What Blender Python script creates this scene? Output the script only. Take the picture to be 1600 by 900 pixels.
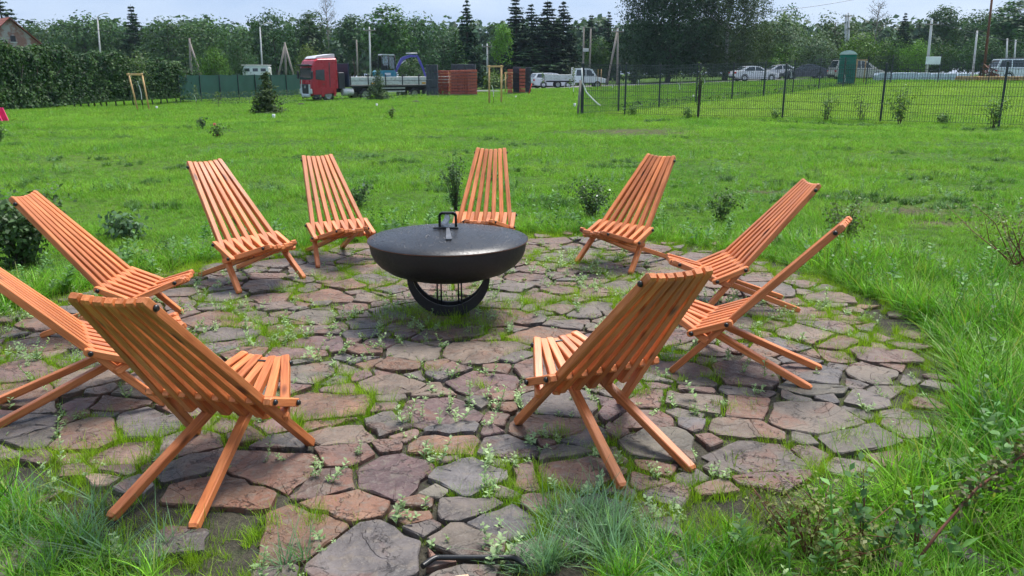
import bpy, bmesh, math, random
import numpy as np
from mathutils import Matrix, Vector, Euler

random.seed(7)
RNG = np.random.default_rng(11)
R = math.radians
scene = bpy.context.scene
for _o in list(bpy.data.objects):
    bpy.data.objects.remove(_o)
COL = scene.collection

# ------------------------------------------------------------------ camera
CAM_H, PITCH, FPX = 1.6, R(14.92), 1263.0
cam_data = bpy.data.cameras.new('camera')
cam = bpy.data.objects.new('camera', cam_data)
COL.objects.link(cam)
cam.location = (0, 0, CAM_H)
cam.rotation_euler = (math.pi / 2 - PITCH, 0, 0)
cam_data.sensor_width = 36.0
cam_data.lens = 36.0 * FPX / 1600.0
cam_data.clip_start = 0.05
cam_data.clip_end = 3000
scene.camera = cam

# ------------------------------------------------------------------ sky: high thin overcast
SUN_EL, SUN_AZ = R(66), R(38)          # azimuth measured from +Y towards +X
world = bpy.data.worlds.new('World')
scene.world = world
world.use_nodes = True
wn, wl = world.node_tree.nodes, world.node_tree.links
wn.clear()
w_out = wn.new('ShaderNodeOutputWorld')
w_bg = wn.new('ShaderNodeBackground')
w_bg.inputs['Strength'].default_value = 0.1
w_sky = wn.new('ShaderNodeTexSky')
w_sky.sky_type = 'NISHITA'
w_sky.sun_disc = False
w_sky.sun_elevation = SUN_EL
w_sky.sun_rotation = SUN_AZ
w_sky.air_density = 1.0
w_sky.dust_density = 1.5
w_tc = wn.new('ShaderNodeTexCoord')
w_map = wn.new('ShaderNodeMapping')
w_map.inputs['Scale'].default_value = (2.2, 2.2, 7.0)
w_noise = wn.new('ShaderNodeTexNoise')
w_noise.inputs['Scale'].default_value = 1.6
w_noise.inputs['Detail'].default_value = 6
w_noise.inputs['Roughness'].default_value = 0.55
w_ramp = wn.new('ShaderNodeValToRGB')
w_ramp.color_ramp.elements[0].position = 0.32
w_ramp.color_ramp.elements[0].color = (0.36, 0.51, 0.80, 1)
w_ramp.color_ramp.elements[1].position = 0.68
w_ramp.color_ramp.elements[1].color = (0.62, 0.74, 0.95, 1)
w_scale = wn.new('ShaderNodeVectorMath')
w_scale.operation = 'SCALE'
w_scale.inputs['Scale'].default_value = 6.6
w_mix = wn.new('ShaderNodeMix')
w_mix.data_type = 'RGBA'
w_mix.inputs['Factor'].default_value = 0.84
wl.new(w_tc.outputs['Generated'], w_map.inputs['Vector'])
wl.new(w_map.outputs['Vector'], w_noise.inputs['Vector'])
wl.new(w_noise.outputs['Fac'], w_ramp.inputs['Fac'])
wl.new(w_ramp.outputs['Color'], w_scale.inputs[0])
wl.new(w_sky.outputs['Color'], w_mix.inputs['A'])
wl.new(w_scale.outputs['Vector'], w_mix.inputs['B'])
wl.new(w_mix.outputs['Result'], w_bg.inputs['Color'])
wl.new(w_bg.outputs['Background'], w_out.inputs['Surface'])

sun_data = bpy.data.lights.new('sun', 'SUN')
sun_data.energy = 3.6
sun_data.angle = R(25)
sun_data.color = (1.0, 0.96, 0.90)
sun = bpy.data.objects.new('sun', sun_data)
COL.objects.link(sun)
sun.rotation_euler = (math.pi / 2 - SUN_EL, 0, math.pi - SUN_AZ)

scene.view_settings.view_transform = 'Standard'
scene.view_settings.look = 'None'
scene.view_settings.exposure = 0.8
scene.view_settings.gamma = 1.0
scene.view_settings.use_curve_mapping = False
scene.render.engine = 'CYCLES'
cy = scene.cycles
cy.use_adaptive_sampling = True
cy.adaptive_threshold = 0.03
cy.max_bounces = 5
cy.diffuse_bounces = 2
cy.glossy_bounces = 2
cy.transmission_bounces = 4
cy.transparent_max_bounces = 8
cy.volume_bounces = 0
cy.caustics_reflective = False
cy.caustics_refractive = False
cy.use_denoising = True
try:
    cy.denoiser = 'OPENIMAGEDENOISE'
except Exception:
    pass

# ------------------------------------------------------------------ terrain height and view helpers
def sstep(a, b, t):
    t = np.clip((t - a) / (b - a), 0, 1)
    return t * t * (3 - 2 * t)

def terrain(x, y):
    x = np.asarray(x, float); y = np.asarray(y, float)
    tilt = np.clip(-0.4 + 0.035 * (x + 10), -0.6, 0.95)
    z = sstep(26, 62, y) * tilt
    z = z + 0.03 * np.sin(x * 0.35 + 1.0) * np.sin(y * 0.27) * sstep(9, 16, y)
    return z

def tz(x, y):
    return float(terrain(x, y))

CP, SP = math.cos(PITCH), math.sin(PITCH)
def ray(u, v):
    a, c = (u - 800) / FPX, -(v - 450) / FPX
    return np.array([a, CP + SP * c, -SP + CP * c])

def at(u, v, Y):
    """point at distance Y (metres ahead) seen in direction (u, v)"""
    d = ray(u, v); t = Y / d[1]
    return Vector((d[0] * t, Y, CAM_H + d[2] * t))

def gnd(u, Y):
    """ground point at distance Y in the column u"""
    p = at(u, 130, Y)
    return Vector((p.x, Y, tz(p.x, Y)))

def gpix(u, v):
    """where the line of sight (u, v) meets the terrain"""
    d = ray(u, v); t = 1.0
    for Y in np.arange(2, 170, 0.1):
        t = Y / d[1]
        if CAM_H + d[2] * t <= tz(d[0] * t, Y):
            return Vector((d[0] * t, Y, tz(d[0] * t, Y)))
    return gnd(u, 170)

def ppm(Y):
    return FPX / (Y * CP + 0.25)

# ------------------------------------------------------------------ object helpers
def tag(o, label=None, cat=None, group=None, kind=None):
    if label: o['label'] = label
    if cat: o['category'] = cat
    if group: o['group'] = group
    if kind: o['kind'] = kind
    return o

def empty(name, loc=(0, 0, 0), rz=0.0, label=None, cat=None, group=None):
    o = bpy.data.objects.new(name, None)
    o.empty_display_size = 0.1
    COL.objects.link(o)
    o.location = loc
    o.rotation_euler = (0, 0, rz)
    return tag(o, label, cat, group)

def link(name, me, mat=None, parent=None, loc=None, color=None):
    o = bpy.data.objects.new(name, me)
    COL.objects.link(o)
    if mat is not None and len(me.materials) == 0:
        me.materials.append(mat)
    if parent is not None: o.parent = parent
    if loc is not None: o.location = loc
    if color is not None: o.color = (*color, 1)
    return o

def copy_tree(o, parent=None):
    c = o.copy()
    COL.objects.link(c)
    c.parent = parent
    for ch in list(o.children):
        copy_tree(ch, c)
    return c

def np_mesh(name, verts, faces, smooth=False):
    """fast mesh from an (n,3) array and an (m,k) face array"""
    me = bpy.data.meshes.new(name)
    verts = np.asarray(verts, np.float32); faces = np.asarray(faces, np.int32)
    m, k = faces.shape
    me.vertices.add(len(verts)); me.vertices.foreach_set('co', verts.ravel())
    me.loops.add(m * k); me.loops.foreach_set('vertex_index', faces.ravel())
    me.polygons.add(m)
    me.polygons.foreach_set('loop_start', np.arange(0, m * k, k, dtype=np.int32))
    me.polygons.foreach_set('loop_total', np.full(m, k, np.int32))
    if smooth: me.polygons.foreach_set('use_smooth', np.ones(m, bool))
    me.update(calc_edges=True)
    return me

class MB:
    """collects shapes; build() links them as one mesh object"""
    def __init__(s): s.v, s.f, s.sm = [], [], []
    def add(s, vs, fs, smooth=False):
        b = len(s.v)
        s.v += [tuple(p) for p in vs]
        s.f += [tuple(i + b for i in q) for q in fs]
        s.sm += [smooth] * len(fs)
        return s
    def box(s, c, d, rot=None, bev=0.0, M=None):
        x, y, z = d[0] / 2, d[1] / 2, d[2] / 2
        if bev <= 0:
            vs = [(i * x, j * y, k * z) for k in (-1, 1) for j in (-1, 1) for i in (-1, 1)]
            fs = [(0, 2, 3, 1), (4, 5, 7, 6), (0, 1, 5, 4), (2, 6, 7, 3), (0, 4, 6, 2), (1, 3, 7, 5)]
        else:
            b = min(bev, x * .9, y * .9, z * .9)
            ring = [(-x + b, -y), (x - b, -y), (x, -y + b), (x, y - b), (x - b, y), (-x + b, y), (-x, y - b), (-x, -y + b)]
            ins = [(p[0] * (x - b) / x, p[1] * (y - b) / y) for p in ring]
            vs = [(*p, -z) for p in ins] + [(*p, -z + b) for p in ring] + [(*p, z - b) for p in ring] + [(*p, z) for p in ins]
            fs = [tuple(range(7, -1, -1)), tuple(range(24, 32))]
            for r in range(3):
                for i in range(8):
                    j = (i + 1) % 8
                    fs.append((r * 8 + i, r * 8 + j, r * 8 + 8 + j, r * 8 + 8 + i))
        m = Matrix.Translation(Vector(c))
        if rot is not None: m = m @ Euler(rot).to_matrix().to_4x4()
        if M is not None: m = M @ m
        return s.add([m @ Vector(p) for p in vs], fs)
    def tube(s, pts, rad, n=8, cap=True, smooth=True):
        pts = [Vector(p) for p in pts]
        rad = [rad] * len(pts) if not hasattr(rad, '__len__') else rad
        vs, fs = [], []
        up = Vector((0, 0, 1))
        for k, p in enumerate(pts):
            d = (pts[min(k + 1, len(pts) - 1)] - pts[max(k - 1, 0)]).normalized()
            a = d.cross(up if abs(d.z) < .95 else Vector((1, 0, 0))).normalized()
            if k and a.dot(pa) < 0: a = -a
            pa = a
            b = d.cross(a)
            for i in range(n):
                t = 2 * math.pi * i / n
                vs.append(p + (a * math.cos(t) + b * math.sin(t)) * rad[k])
        for k in range(len(pts) - 1):
            for i in range(n):
                j = (i + 1) % n
                fs.append((k * n + i, k * n + n + i, k * n + n + j, k * n + j))
        s.add(vs, fs, smooth)
        if cap:
            b = len(s.v) - len(vs)
            s.f.append(tuple(b + i for i in range(n))); s.sm.append(False)
            b2 = b + (len(pts) - 1) * n
            s.f.append(tuple(b2 + i for i in reversed(range(n)))); s.sm.append(False)
        return s
    def lathe(s, prof, n=48, c=(0, 0, 0), smooth=True):
        vs, fs = [], []
        for r, z in prof:
            for i in range(n):
                t = 2 * math.pi * i / n
                vs.append((c[0] + r * math.cos(t), c[1] + r * math.sin(t), c[2] + z))
        for k in range(len(prof) - 1):
            for i in range(n):
                j = (i + 1) % n
                fs.append((k * n + i, k * n + j, k * n + n + j, k * n + n + i))
        return s.add(vs, fs, smooth)
    def prism(s, poly, y0, y1, axis='y'):
        """polygon in the (x, z) plane pushed from y0 to y1"""
        n = len(poly)
        if axis == 'y':
            vs = [(p[0], y0, p[1]) for p in poly] + [(p[0], y1, p[1]) for p in poly]
        elif axis == 'z':
            vs = [(p[0], p[1], y0) for p in poly] + [(p[0], p[1], y1) for p in poly]
        else:
            vs = [(y0, p[0], p[1]) for p in poly] + [(y1, p[0], p[1]) for p in poly]
        fs = [tuple(range(n)), tuple(reversed(range(n, 2 * n)))]
        for i in range(n):
            j = (i + 1) % n
            fs.append((i, i + n, j + n, j))
        return s.add(vs, fs)
    def mesh(s, name):
        me = bpy.data.meshes.new(name)
        me.from_pydata(s.v, [], s.f)
        me.polygons.foreach_set('use_smooth', np.array(s.sm, bool))
        bm = bmesh.new(); bm.from_mesh(me)
        bmesh.ops.recalc_face_normals(bm, faces=bm.faces[:])
        bm.to_mesh(me); bm.free()
        me.update()
        return me
    def build(s, name, mat, parent=None, loc=None, color=None):
        return link(name, s.mesh(name), mat, parent, loc, color)

# ------------------------------------------------------------------ materials
def nt(name):
    m = bpy.data.materials.new(name)
    m.use_nodes = True
    n, l = m.node_tree.nodes, m.node_tree.links
    n.clear()
    out = n.new('ShaderNodeOutputMaterial')
    return m, n, l, out

def noise(n, l, scale, detail=4, vec=None, rough=0.55, dist=0.0):
    t = n.new('ShaderNodeTexNoise')
    t.inputs['Scale'].default_value = scale
    t.inputs['Detail'].default_value = detail
    t.inputs['Roughness'].default_value = rough
    t.inputs['Distortion'].default_value = dist
    if vec is not None: l.new(vec, t.inputs['Vector'])
    return t

def ramp(n, l, fac, stops):
    r = n.new('ShaderNodeValToRGB')
    e = r.color_ramp.elements
    while len(e) < len(stops): e.new(0.5)
    for k, (p, c) in enumerate(stops):
        e[k].position = p
        e[k].color = (*c, 1) if hasattr(c, '__len__') else (c, c, c, 1)
    l.new(fac, r.inputs['Fac'])
    return r

def mixc(n, l, fac, a, b, mode='MIX'):
    m = n.new('ShaderNodeMix')
    m.data_type = 'RGBA'; m.blend_type = mode
    for key, val in (('Factor', fac), ('A', a), ('B', b)):
        if hasattr(val, 'is_linked') or hasattr(val, 'links'): l.new(val, m.inputs[key])
        elif key == 'Factor': m.inputs[key].default_value = val
        else: m.inputs[key].default_value = (*val, 1)
    return m.outputs['Result']

def bump(n, l, h, strength, dist=0.01):
    b = n.new('ShaderNodeBump')
    b.inputs['Strength'].default_value = strength
    b.inputs['Distance'].default_value = dist
    l.new(h, b.inputs['Height'])
    return b.outputs['Normal']

def pmat(name, col=(.5, .5, .5), rough=.5, var=.12, scale=6.0, metal=0.0, bmp=0.0, objcol=False, spec=.5, grime=None):
    """painted / plain surface: uneven tone and gloss, optional grime"""
    m, n, l, out = nt(name)
    b = n.new('ShaderNodeBsdfPrincipled')
    tc = n.new('ShaderNodeTexCoord')
    t = noise(n, l, scale, 5, tc.outputs['Object'])
    rp = ramp(n, l, t.outputs['Fac'], [(.25, 1 - var), (.75, 1 + var)])
    if objcol:
        oi = n.new('ShaderNodeObjectInfo')
        base = mixc(n, l, 1.0, oi.outputs['Color'], rp.outputs['Color'], 'MULTIPLY')
    else:
        base = mixc(n, l, 1.0, col, rp.outputs['Color'], 'MULTIPLY')
    if grime is not None:
        g = noise(n, l, scale * 2.3, 6, tc.outputs['Object'])
        gr = ramp(n, l, g.outputs['Fac'], [(.52, 0.0), (.72, .8)])
        base = mixc(n, l, gr.outputs['Color'], base, grime)
    l.new(base, b.inputs['Base Color'])
    rr = ramp(n, l, t.outputs['Fac'], [(.2, max(rough - .08, .02)), (.8, min(rough + .08, 1))])
    l.new(rr.outputs['Color'], b.inputs['Roughness'])
    b.inputs['Metallic'].default_value = metal
    b.inputs['Specular IOR Level'].default_value = spec
    if bmp > 0:
        l.new(bump(n, l, t.outputs['Fac'], bmp, .01), b.inputs['Normal'])
    l.new(b.outputs['BSDF'], out.inputs['Surface'])
    return m

def leafmat(name, col=None, col2=None, var=.45, nscale=.8, trans=.35, rough=.5, spec=.25, world_patch=0.0, dry=None):
    """foliage: tone differs per leaf, per plant and in patches; light passes through"""
    m, n, l, out = nt(name)
    b = n.new('ShaderNodeBsdfPrincipled')
    g = n.new('ShaderNodeNewGeometry')
    oi = n.new('ShaderNodeObjectInfo')
    if col is None:
        base = oi.outputs['Color']
    else:
        t = noise(n, l, nscale, 3, g.outputs['Position'])
        rp = ramp(n, l, t.outputs['Fac'], [(.35, col), (.68, col2 or col)])
        base = rp.outputs['Color']
    r1 = ramp(n, l, g.outputs['Random Per Island'], [(0, 1 - var), (1, 1 + var)])
    base = mixc(n, l, 1.0, base, r1.outputs['Color'], 'MULTIPLY')
    r2 = ramp(n, l, oi.outputs['Random'], [(0, 1 - var * .5), (1, 1 + var * .5)])
    base = mixc(n, l, 1.0, base, r2.outputs['Color'], 'MULTIPLY')
    if dry is not None:
        dr = ramp(n, l, g.outputs['Random Per Island'], [(.90, 0.0), (.93, .75)])
        base = mixc(n, l, dr.outputs['Color'], base, dry)
    l.new(base, b.inputs['Base Color'])
    b.inputs['Roughness'].default_value = rough
    b.inputs['Specular IOR Level'].default_value = spec
    tr = n.new('ShaderNodeBsdfTranslucent')
    tcol = mixc(n, l, 1.0, base, (1.15, 1.25, .55), 'MULTIPLY')
    l.new(tcol, tr.inputs['Color'])
    mx = n.new('ShaderNodeMixShader')
    mx.inputs[0].default_value = trans
    l.new(b.outputs['BSDF'], mx.inputs[1]); l.new(tr.outputs['BSDF'], mx.inputs[2])
    l.new(mx.outputs['Shader'], out.inputs['Surface'])
    return m

def mat_wood(name, stops, rough=.45):
    m, n, l, out = nt(name)
    b = n.new('ShaderNodeBsdfPrincipled')
    tc = n.new('ShaderNodeTexCoord')
    oi = n.new('ShaderNodeObjectInfo')
    off = n.new('ShaderNodeVectorMath'); off.operation = 'SCALE'
    l.new(oi.outputs['Random'], off.inputs['Scale'])
    off.inputs[0].default_value = (13.0, 7.0, 29.0)
    ad = n.new('ShaderNodeVectorMath'); ad.operation = 'ADD'
    l.new(tc.outputs['Object'], ad.inputs[0]); l.new(off.outputs['Vector'], ad.inputs[1])
    mp = n.new('ShaderNodeMapping')
    mp.inputs['Scale'].default_value = (30, 30, 2.2)
    l.new(ad.outputs['Vector'], mp.inputs['Vector'])
    grain = noise(n, l, 2.4, 5, mp.outputs['Vector'], .6, .6)
    big = noise(n, l, 3.0, 3, ad.outputs['Vector'])
    rp = ramp(n, l, grain.outputs['Fac'], stops)
    tone = ramp(n, l, big.outputs['Fac'], [(.3, .84), (.7, 1.12)])
    base = mixc(n, l, 1.0, rp.outputs['Color'], tone.outputs['Color'], 'MULTIPLY')
    per = ramp(n, l, oi.outputs['Random'], [(0, .78), (1, 1.16)])
    base = mixc(n, l, 1.0, base, per.outputs['Color'], 'MULTIPLY')
    mk = n.new('ShaderNodeMapping')
    mk.inputs['Scale'].default_value = (9, 9, 3.2)
    l.new(ad.outputs['Vector'], mk.inputs['Vector'])
    vo = n.new('ShaderNodeTexVoronoi')
    vo.inputs['Scale'].default_value = 1.0
    l.new(mk.outputs['Vector'], vo.inputs['Vector'])
    kn = ramp(n, l, vo.outputs['Distance'], [(.07, 1.0), (.17, 0.0)])
    base = mixc(n, l, kn.outputs['Color'], base, (.14, .038, .014))
    l.new(base, b.inputs['Base Color'])
    rr = ramp(n, l, big.outputs['Fac'], [(.3, rough - .1), (.7, rough + .12)])
    l.new(rr.outputs['Color'], b.inputs['Roughness'])
    b.inputs['Specular IOR Level'].default_value = .45
    l.new(bump(n, l, grain.outputs['Fac'], .25, .002), b.inputs['Normal'])
    l.new(b.outputs['BSDF'], out.inputs['Surface'])
    return m

def mat_stone(rim=False):
    m, n, l, out = nt('flagstone_rim' if rim else 'flagstone')
    b = n.new('ShaderNodeBsdfPrincipled')
    g = n.new('ShaderNodeNewGeometry')
    oi = n.new('ShaderNodeObjectInfo')
    off = n.new('ShaderNodeVectorMath'); off.operation = 'SCALE'
    off.inputs[0].default_value = (17.0, 31.0, 5.0)
    l.new(oi.outputs['Random'], off.inputs['Scale'])
    ad = n.new('ShaderNodeVectorMath'); ad.operation = 'ADD'
    l.new(g.outputs['Position'], ad.inputs[0]); l.new(off.outputs['Vector'], ad.inputs[1])
    V = ad.outputs['Vector']
    n1 = noise(n, l, 5.0, 6, V, .62, .4)
    n2 = noise(n, l, 22.0, 6, V, .65)
    n3 = noise(n, l, 2.6, 4, V, .5, 1.2)
    n4 = noise(n, l, 90.0, 3, V, .7)
    tone = ramp(n, l, n1.outputs['Fac'], [(.30, .48), (.5, .92), (.70, 1.42)])
    own = oi.outputs['Color']
    if rim:
        own = ramp(n, l, g.outputs['Random Per Island'], [(0, (.158, .118, .086)), (.2, (.172, .098, .074)), (.4, (.128, .108, .094)), (.6, (.192, .100, .066)), (.8, (.140, .116, .086)), (1, (.116, .096, .088))]).outputs['Color']
    base = mixc(n, l, 1.0, own, tone.outputs['Color'], 'MULTIPLY')
    rust = ramp(n, l, n3.outputs['Fac'], [(.54, 0.0), (.66, .55)])
    base = mixc(n, l, rust.outputs['Color'], base, (.19, .078, .045))
    grey = ramp(n, l, n2.outputs['Fac'], [(.50, 0.0), (.64, .7)])
    base = mixc(n, l, grey.outputs['Color'], base, (.150, .122, .096))
    pit_ = ramp(n, l, n2.outputs['Fac'], [(.30, .75), (.42, 0.0)])
    base = mixc(n, l, pit_.outputs['Color'], base, (.06, .048, .042))
    lich = ramp(n, l, n4.outputs['Fac'], [(.58, 0.0), (.70, .55)])
    base = mixc(n, l, lich.outputs['Color'], base, (.22, .195, .165))
    wv = n.new('ShaderNodeTexVoronoi'); wv.feature = 'DISTANCE_TO_EDGE'
    wv.inputs['Scale'].default_value = 4.2
    dv = n.new('ShaderNodeVectorMath'); dv.operation = 'MULTIPLY_ADD'
    l.new(n2.outputs['Color'], dv.inputs[0]); dv.inputs[1].default_value = (.16, .16, .16); l.new(V, dv.inputs[2])
    l.new(dv.outputs['Vector'], wv.inputs['Vector'])
    crack = ramp(n, l, wv.outputs['Distance'], [(.002, 1.0), (.010, 0.0)])
    cm = ramp(n, l, n3.outputs['Fac'], [(.50, 0.0), (.60, .7)])
    ck = mixc(n, l, 1.0, crack.outputs['Color'], cm.outputs['Color'], 'MULTIPLY')
    base = mixc(n, l, ck, base, (.03, .026, .022))
    l.new(base, b.inputs['Base Color'])
    rr = ramp(n, l, n1.outputs['Fac'], [(.3, .40), (.65, .68)])
    l.new(rr.outputs['Color'], b.inputs['Roughness'])
    b.inputs['Specular IOR Level'].default_value = .42
    st = ramp(n, l, n3.outputs['Fac'], [(.40, 0.0), (.42, .22), (.50, .25), (.515, .6), (.60, .62), (.612, 1.0)])
    hh = n.new('ShaderNodeMath'); hh.operation = 'MULTIPLY_ADD'
    l.new(n2.outputs['Fac'], hh.inputs[0]); hh.inputs[1].default_value = .75; l.new(st.outputs['Color'], hh.inputs[2])
    h2 = n.new('ShaderNodeMath'); h2.operation = 'SUBTRACT'
    l.new(hh.outputs['Value'], h2.inputs[0]); l.new(ck, h2.inputs[1])
    l.new(bump(n, l, h2.outputs['Value'], 1.0, .016), b.inputs['Normal'])
    l.new(b.outputs['BSDF'], out.inputs['Surface'])
    return m

def mat_ground():
    m, n, l, out = nt('lawn_soil')
    b = n.new('ShaderNodeBsdfPrincipled')
    g = n.new('ShaderNodeNewGeometry')
    P = g.outputs['Position']
    n1 = noise(n, l, .22, 5, P, .6)
    n2 = noise(n, l, 2.2, 6, P, .65)
    n3 = noise(n, l, 14., 4, P, .7)
    c1 = ramp(n, l, n1.outputs['Fac'], [(.3, (.040, .095, .012)), (.52, (.062, .130, .014)), (.72, (.105, .155, .022))])
    c2 = ramp(n, l, n2.outputs['Fac'], [(.3, .62), (.7, 1.25)])
    c3 = ramp(n, l, n3.outputs['Fac'], [(.3, .6), (.7, 1.3)])
    base = mixc(n, l, 1.0, c1.outputs['Color'], c2.outputs['Color'], 'MULTIPLY')
    base = mixc(n, l, 1.0, base, c3.outputs['Color'], 'MULTIPLY')
    at_ = n.new('ShaderNodeAttribute'); at_.attribute_name = 'bare'
    mm = n.new('ShaderNodeMath'); mm.operation = 'MULTIPLY'
    rr = ramp(n, l, n2.outputs['Fac'], [(.38, .25), (.58, 1.0)])
    l.new(at_.outputs['Fac'], mm.inputs[0]); l.new(rr.outputs['Color'], mm.inputs[1])
    soil = ramp(n, l, n3.outputs['Fac'], [(.3, (.045, .034, .022)), (.7, (.13, .10, .065))])
    base = mixc(n, l, mm.outputs['Value'], base, soil.outputs['Color'])
    l.new(base, b.inputs['Base Color'])
    b.inputs['Roughness'].default_value = .95
    b.inputs['Specular IOR Level'].default_value = .15
    l.new(bump(n, l, n3.outputs['Fac'], .8, .05), b.inputs['Normal'])
    l.new(b.outputs['BSDF'], out.inputs['Surface'])
    return m

def mat_soil():
    m, n, l, out = nt('joint_soil')
    b = n.new('ShaderNodeBsdfPrincipled')
    g = n.new('ShaderNodeNewGeometry')
    n1 = noise(n, l, 7., 6, g.outputs['Position'], .7)
    n2 = noise(n, l, 60., 4, g.outputs['Position'], .7)
    c = ramp(n, l, n1.outputs['Fac'], [(.3, (.022, .019, .013)), (.55, (.055, .048, .032)), (.75, (.055, .075, .022))])
    c2 = ramp(n, l, n2.outputs['Fac'], [(.3, .6), (.7, 1.5)])
    l.new(mixc(n, l, 1.0, c.outputs['Color'], c2.outputs['Color'], 'MULTIPLY'), b.inputs['Base Color'])
    b.inputs['Roughness'].default_value = .95
    l.new(bump(n, l, n2.outputs['Fac'], 1., .02), b.inputs['Normal'])
    l.new(b.outputs['BSDF'], out.inputs['Surface'])
    return m

def mat_glass(name='dark_glass', col=(.02, .028, .032)):
    m, n, l, out = nt(name)
    b = n.new('ShaderNodeBsdfPrincipled')
    tc = n.new('ShaderNodeTexCoord')
    t = noise(n, l, 2.5, 2, tc.outputs['Object'])
    rp = ramp(n, l, t.outputs['Fac'], [(.3, col), (.7, tuple(c * 2.2 for c in col))])
    l.new(rp.outputs['Color'], b.inputs['Base Color'])
    b.inputs['Roughness'].default_value = .06
    b.inputs['Specular IOR Level'].default_value = .7
    l.new(b.outputs['BSDF'], out.inputs['Surface'])
    return m

M = {}
M['wood'] = mat_wood('orange_stained_wood', [(.25, (.38, .092, .025)), (.5, (.62, .19, .058)), (.75, (.76, .285, .105))])
M['stake'] = mat_wood('pale_peeled_timber', [(.25, (.46, .25, .10)), (.5, (.66, .40, .17)), (.75, (.76, .52, .26))], .6)
M['scrap'] = mat_wood('weathered_scrap_wood', [(.25, (.30, .21, .13)), (.5, (.48, .35, .23)), (.75, (.58, .46, .32))], .7)
M['greywood'] = mat_wood('grey_weathered_pole', [(.25, (.14, .12, .10)), (.5, (.24, .21, .18)), (.75, (.32, .29, .25))], .8)
M['cap'] = pmat('black_rubber_cap', (.012, .012, .013), .35, .2, 40)
M['rod'] = pmat('steel_rod', (.10, .10, .10), .4, .2, 20, metal=.8)
M['stone'] = mat_stone()
M['ground'] = mat_ground()
M['soil'] = mat_soil()
M['glass'] = mat_glass()
M['paint'] = pmat('vehicle_paint', rough=.28, var=.06, scale=1.2, objcol=True, grime=None)
M['plain'] = pmat('matt_coloured', rough=.65, var=.15, scale=3., objcol=True, bmp=.15)
M['tyre'] = pmat('tyre_rubber', (.02, .02, .02), .8, .25, 12)
M['rim'] = pmat('grey_rim', (.35, .35, .36), .35, .15, 10, metal=.6)
M['chassis'] = pmat('dark_chassis', (.03, .032, .036), .6, .25, 5)
M['silver'] = pmat('dull_aluminium', (.62, .63, .62), .5, .12, 2.2, metal=.15, grime=(.34, .31, .27))
M['lens'] = pmat('headlight_lens', (.75, .78, .8), .12, .1, 9)
M['red_lens'] = pmat('tail_light', (.45, .02, .015), .2, .1, 9)
M['fence'] = pmat('dark_green_grey_coating', (.020, .030, .034), .45, .15, 4)
M['concrete'] = pmat('pale_concrete', (.55, .55, .53), .85, .15, 2.0, bmp=.3)
M['bark'] = pmat('tree_bark', (.075, .058, .042), .9, .4, 4., bmp=.6)
M['leaf'] = leafmat('tree_foliage', var=.5, trans=.25, spec=.1)
M['needle'] = leafmat('conifer_needles', var=.4, trans=.1, rough=.6, spec=.08)
M['hedge'] = leafmat('hedge_leaves', (.022, .060, .020), (.060, .122, .030), .6, .9, .2, spec=.12)
M['shrub'] = leafmat('shrub_leaves', var=.45, trans=.25)
# ------------------------------------------------------------------ the paved circle: outline in metres
PATIO = np.array([(-3.45, 4.0), (-3.62, 4.75), (-3.52, 5.64), (-2.95, 6.62), (-2.1, 7.5), (-1.35, 7.86), (-0.5, 8.14), (.35, 8.26), (1.25, 8.05),
                  (2.05, 7.42), (2.52, 6.5), (2.70, 5.6), (2.64, 4.7), (2.43, 4.02), (2.06, 3.42), (1.56, 2.98), (1.15, 2.76), (.78, 2.56),
                  (.38, 2.42), (.18, 2.1), (-.1, 1.9), (-.6, 1.85), (-.95, 2.15), (-1.3, 2.45), (-1.75, 2.72), (-2.3, 3.0), (-3.0, 3.4)])
def smooth_loop(P, n=3):
    for _ in range(n):
        Q = np.empty((len(P) * 2, 2))
        Q[0::2] = P * .75 + np.roll(P, -1, 0) * .25
        Q[1::2] = P * .25 + np.roll(P, -1, 0) * .75
        P = Q
    return P
EDGE = smooth_loop(PATIO, 2)
EDGE = EDGE + RNG.normal(0, .03, EDGE.shape)

def inside(px, py, poly):
    px = np.asarray(px); py = np.asarray(py)
    c = np.zeros(px.shape, bool)
    n = len(poly)
    for i in range(n):
        x0, y0 = poly[i]; x1, y1 = poly[(i + 1) % n]
        hit = ((y0 > py) != (y1 > py)) & (px < (x1 - x0) * (py - y0) / (y1 - y0 + 1e-12) + x0)
        c ^= hit
    return c

def edge_dist(px, py, poly):
    px = np.asarray(px, float); py = np.asarray(py, float)
    d = np.full(px.shape, 1e9)
    n = len(poly)
    for i in range(n):
        a = poly[i]; b = poly[(i + 1) % n]
        ex, ey = b - a
        t = np.clip(((px - a[0]) * ex + (py - a[1]) * ey) / (ex * ex + ey * ey + 1e-12), 0, 1)
        d = np.minimum(d, np.hypot(px - a[0] - t * ex, py - a[1] - t * ey))
    return d

# bare or worn patches of soil in the lawn: (centre pixel, half-size metres)
BARE = [((990, 205), 2.3, 1.1), ((1030, 209), 1.6, .7), ((880, 207), 1.0, .25), ((1240, 203), 1.6, .3), ((1420, 330), .9, .5), ((1190, 300), .7, .3),
        ((1480, 350), .7, .35), ((330, 180), 1.6, .35), ((540, 178), 2.2, .5), ((1340, 330), .6, .3)]
BARE = [((lambda g: (g.x, g.y))(gpix(*c)), a, b) for c, a, b in BARE]
def bare(x, y):
    x = np.asarray(x, float); y = np.asarray(y, float)
    v = np.zeros(x.shape)
    for (cx, cy_), a, b in BARE:
        v = np.maximum(v, np.clip(1.3 - np.sqrt(((x - cx) / a) ** 2 + ((y - cy_) / b) ** 2), 0, 1))
    return v

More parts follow.
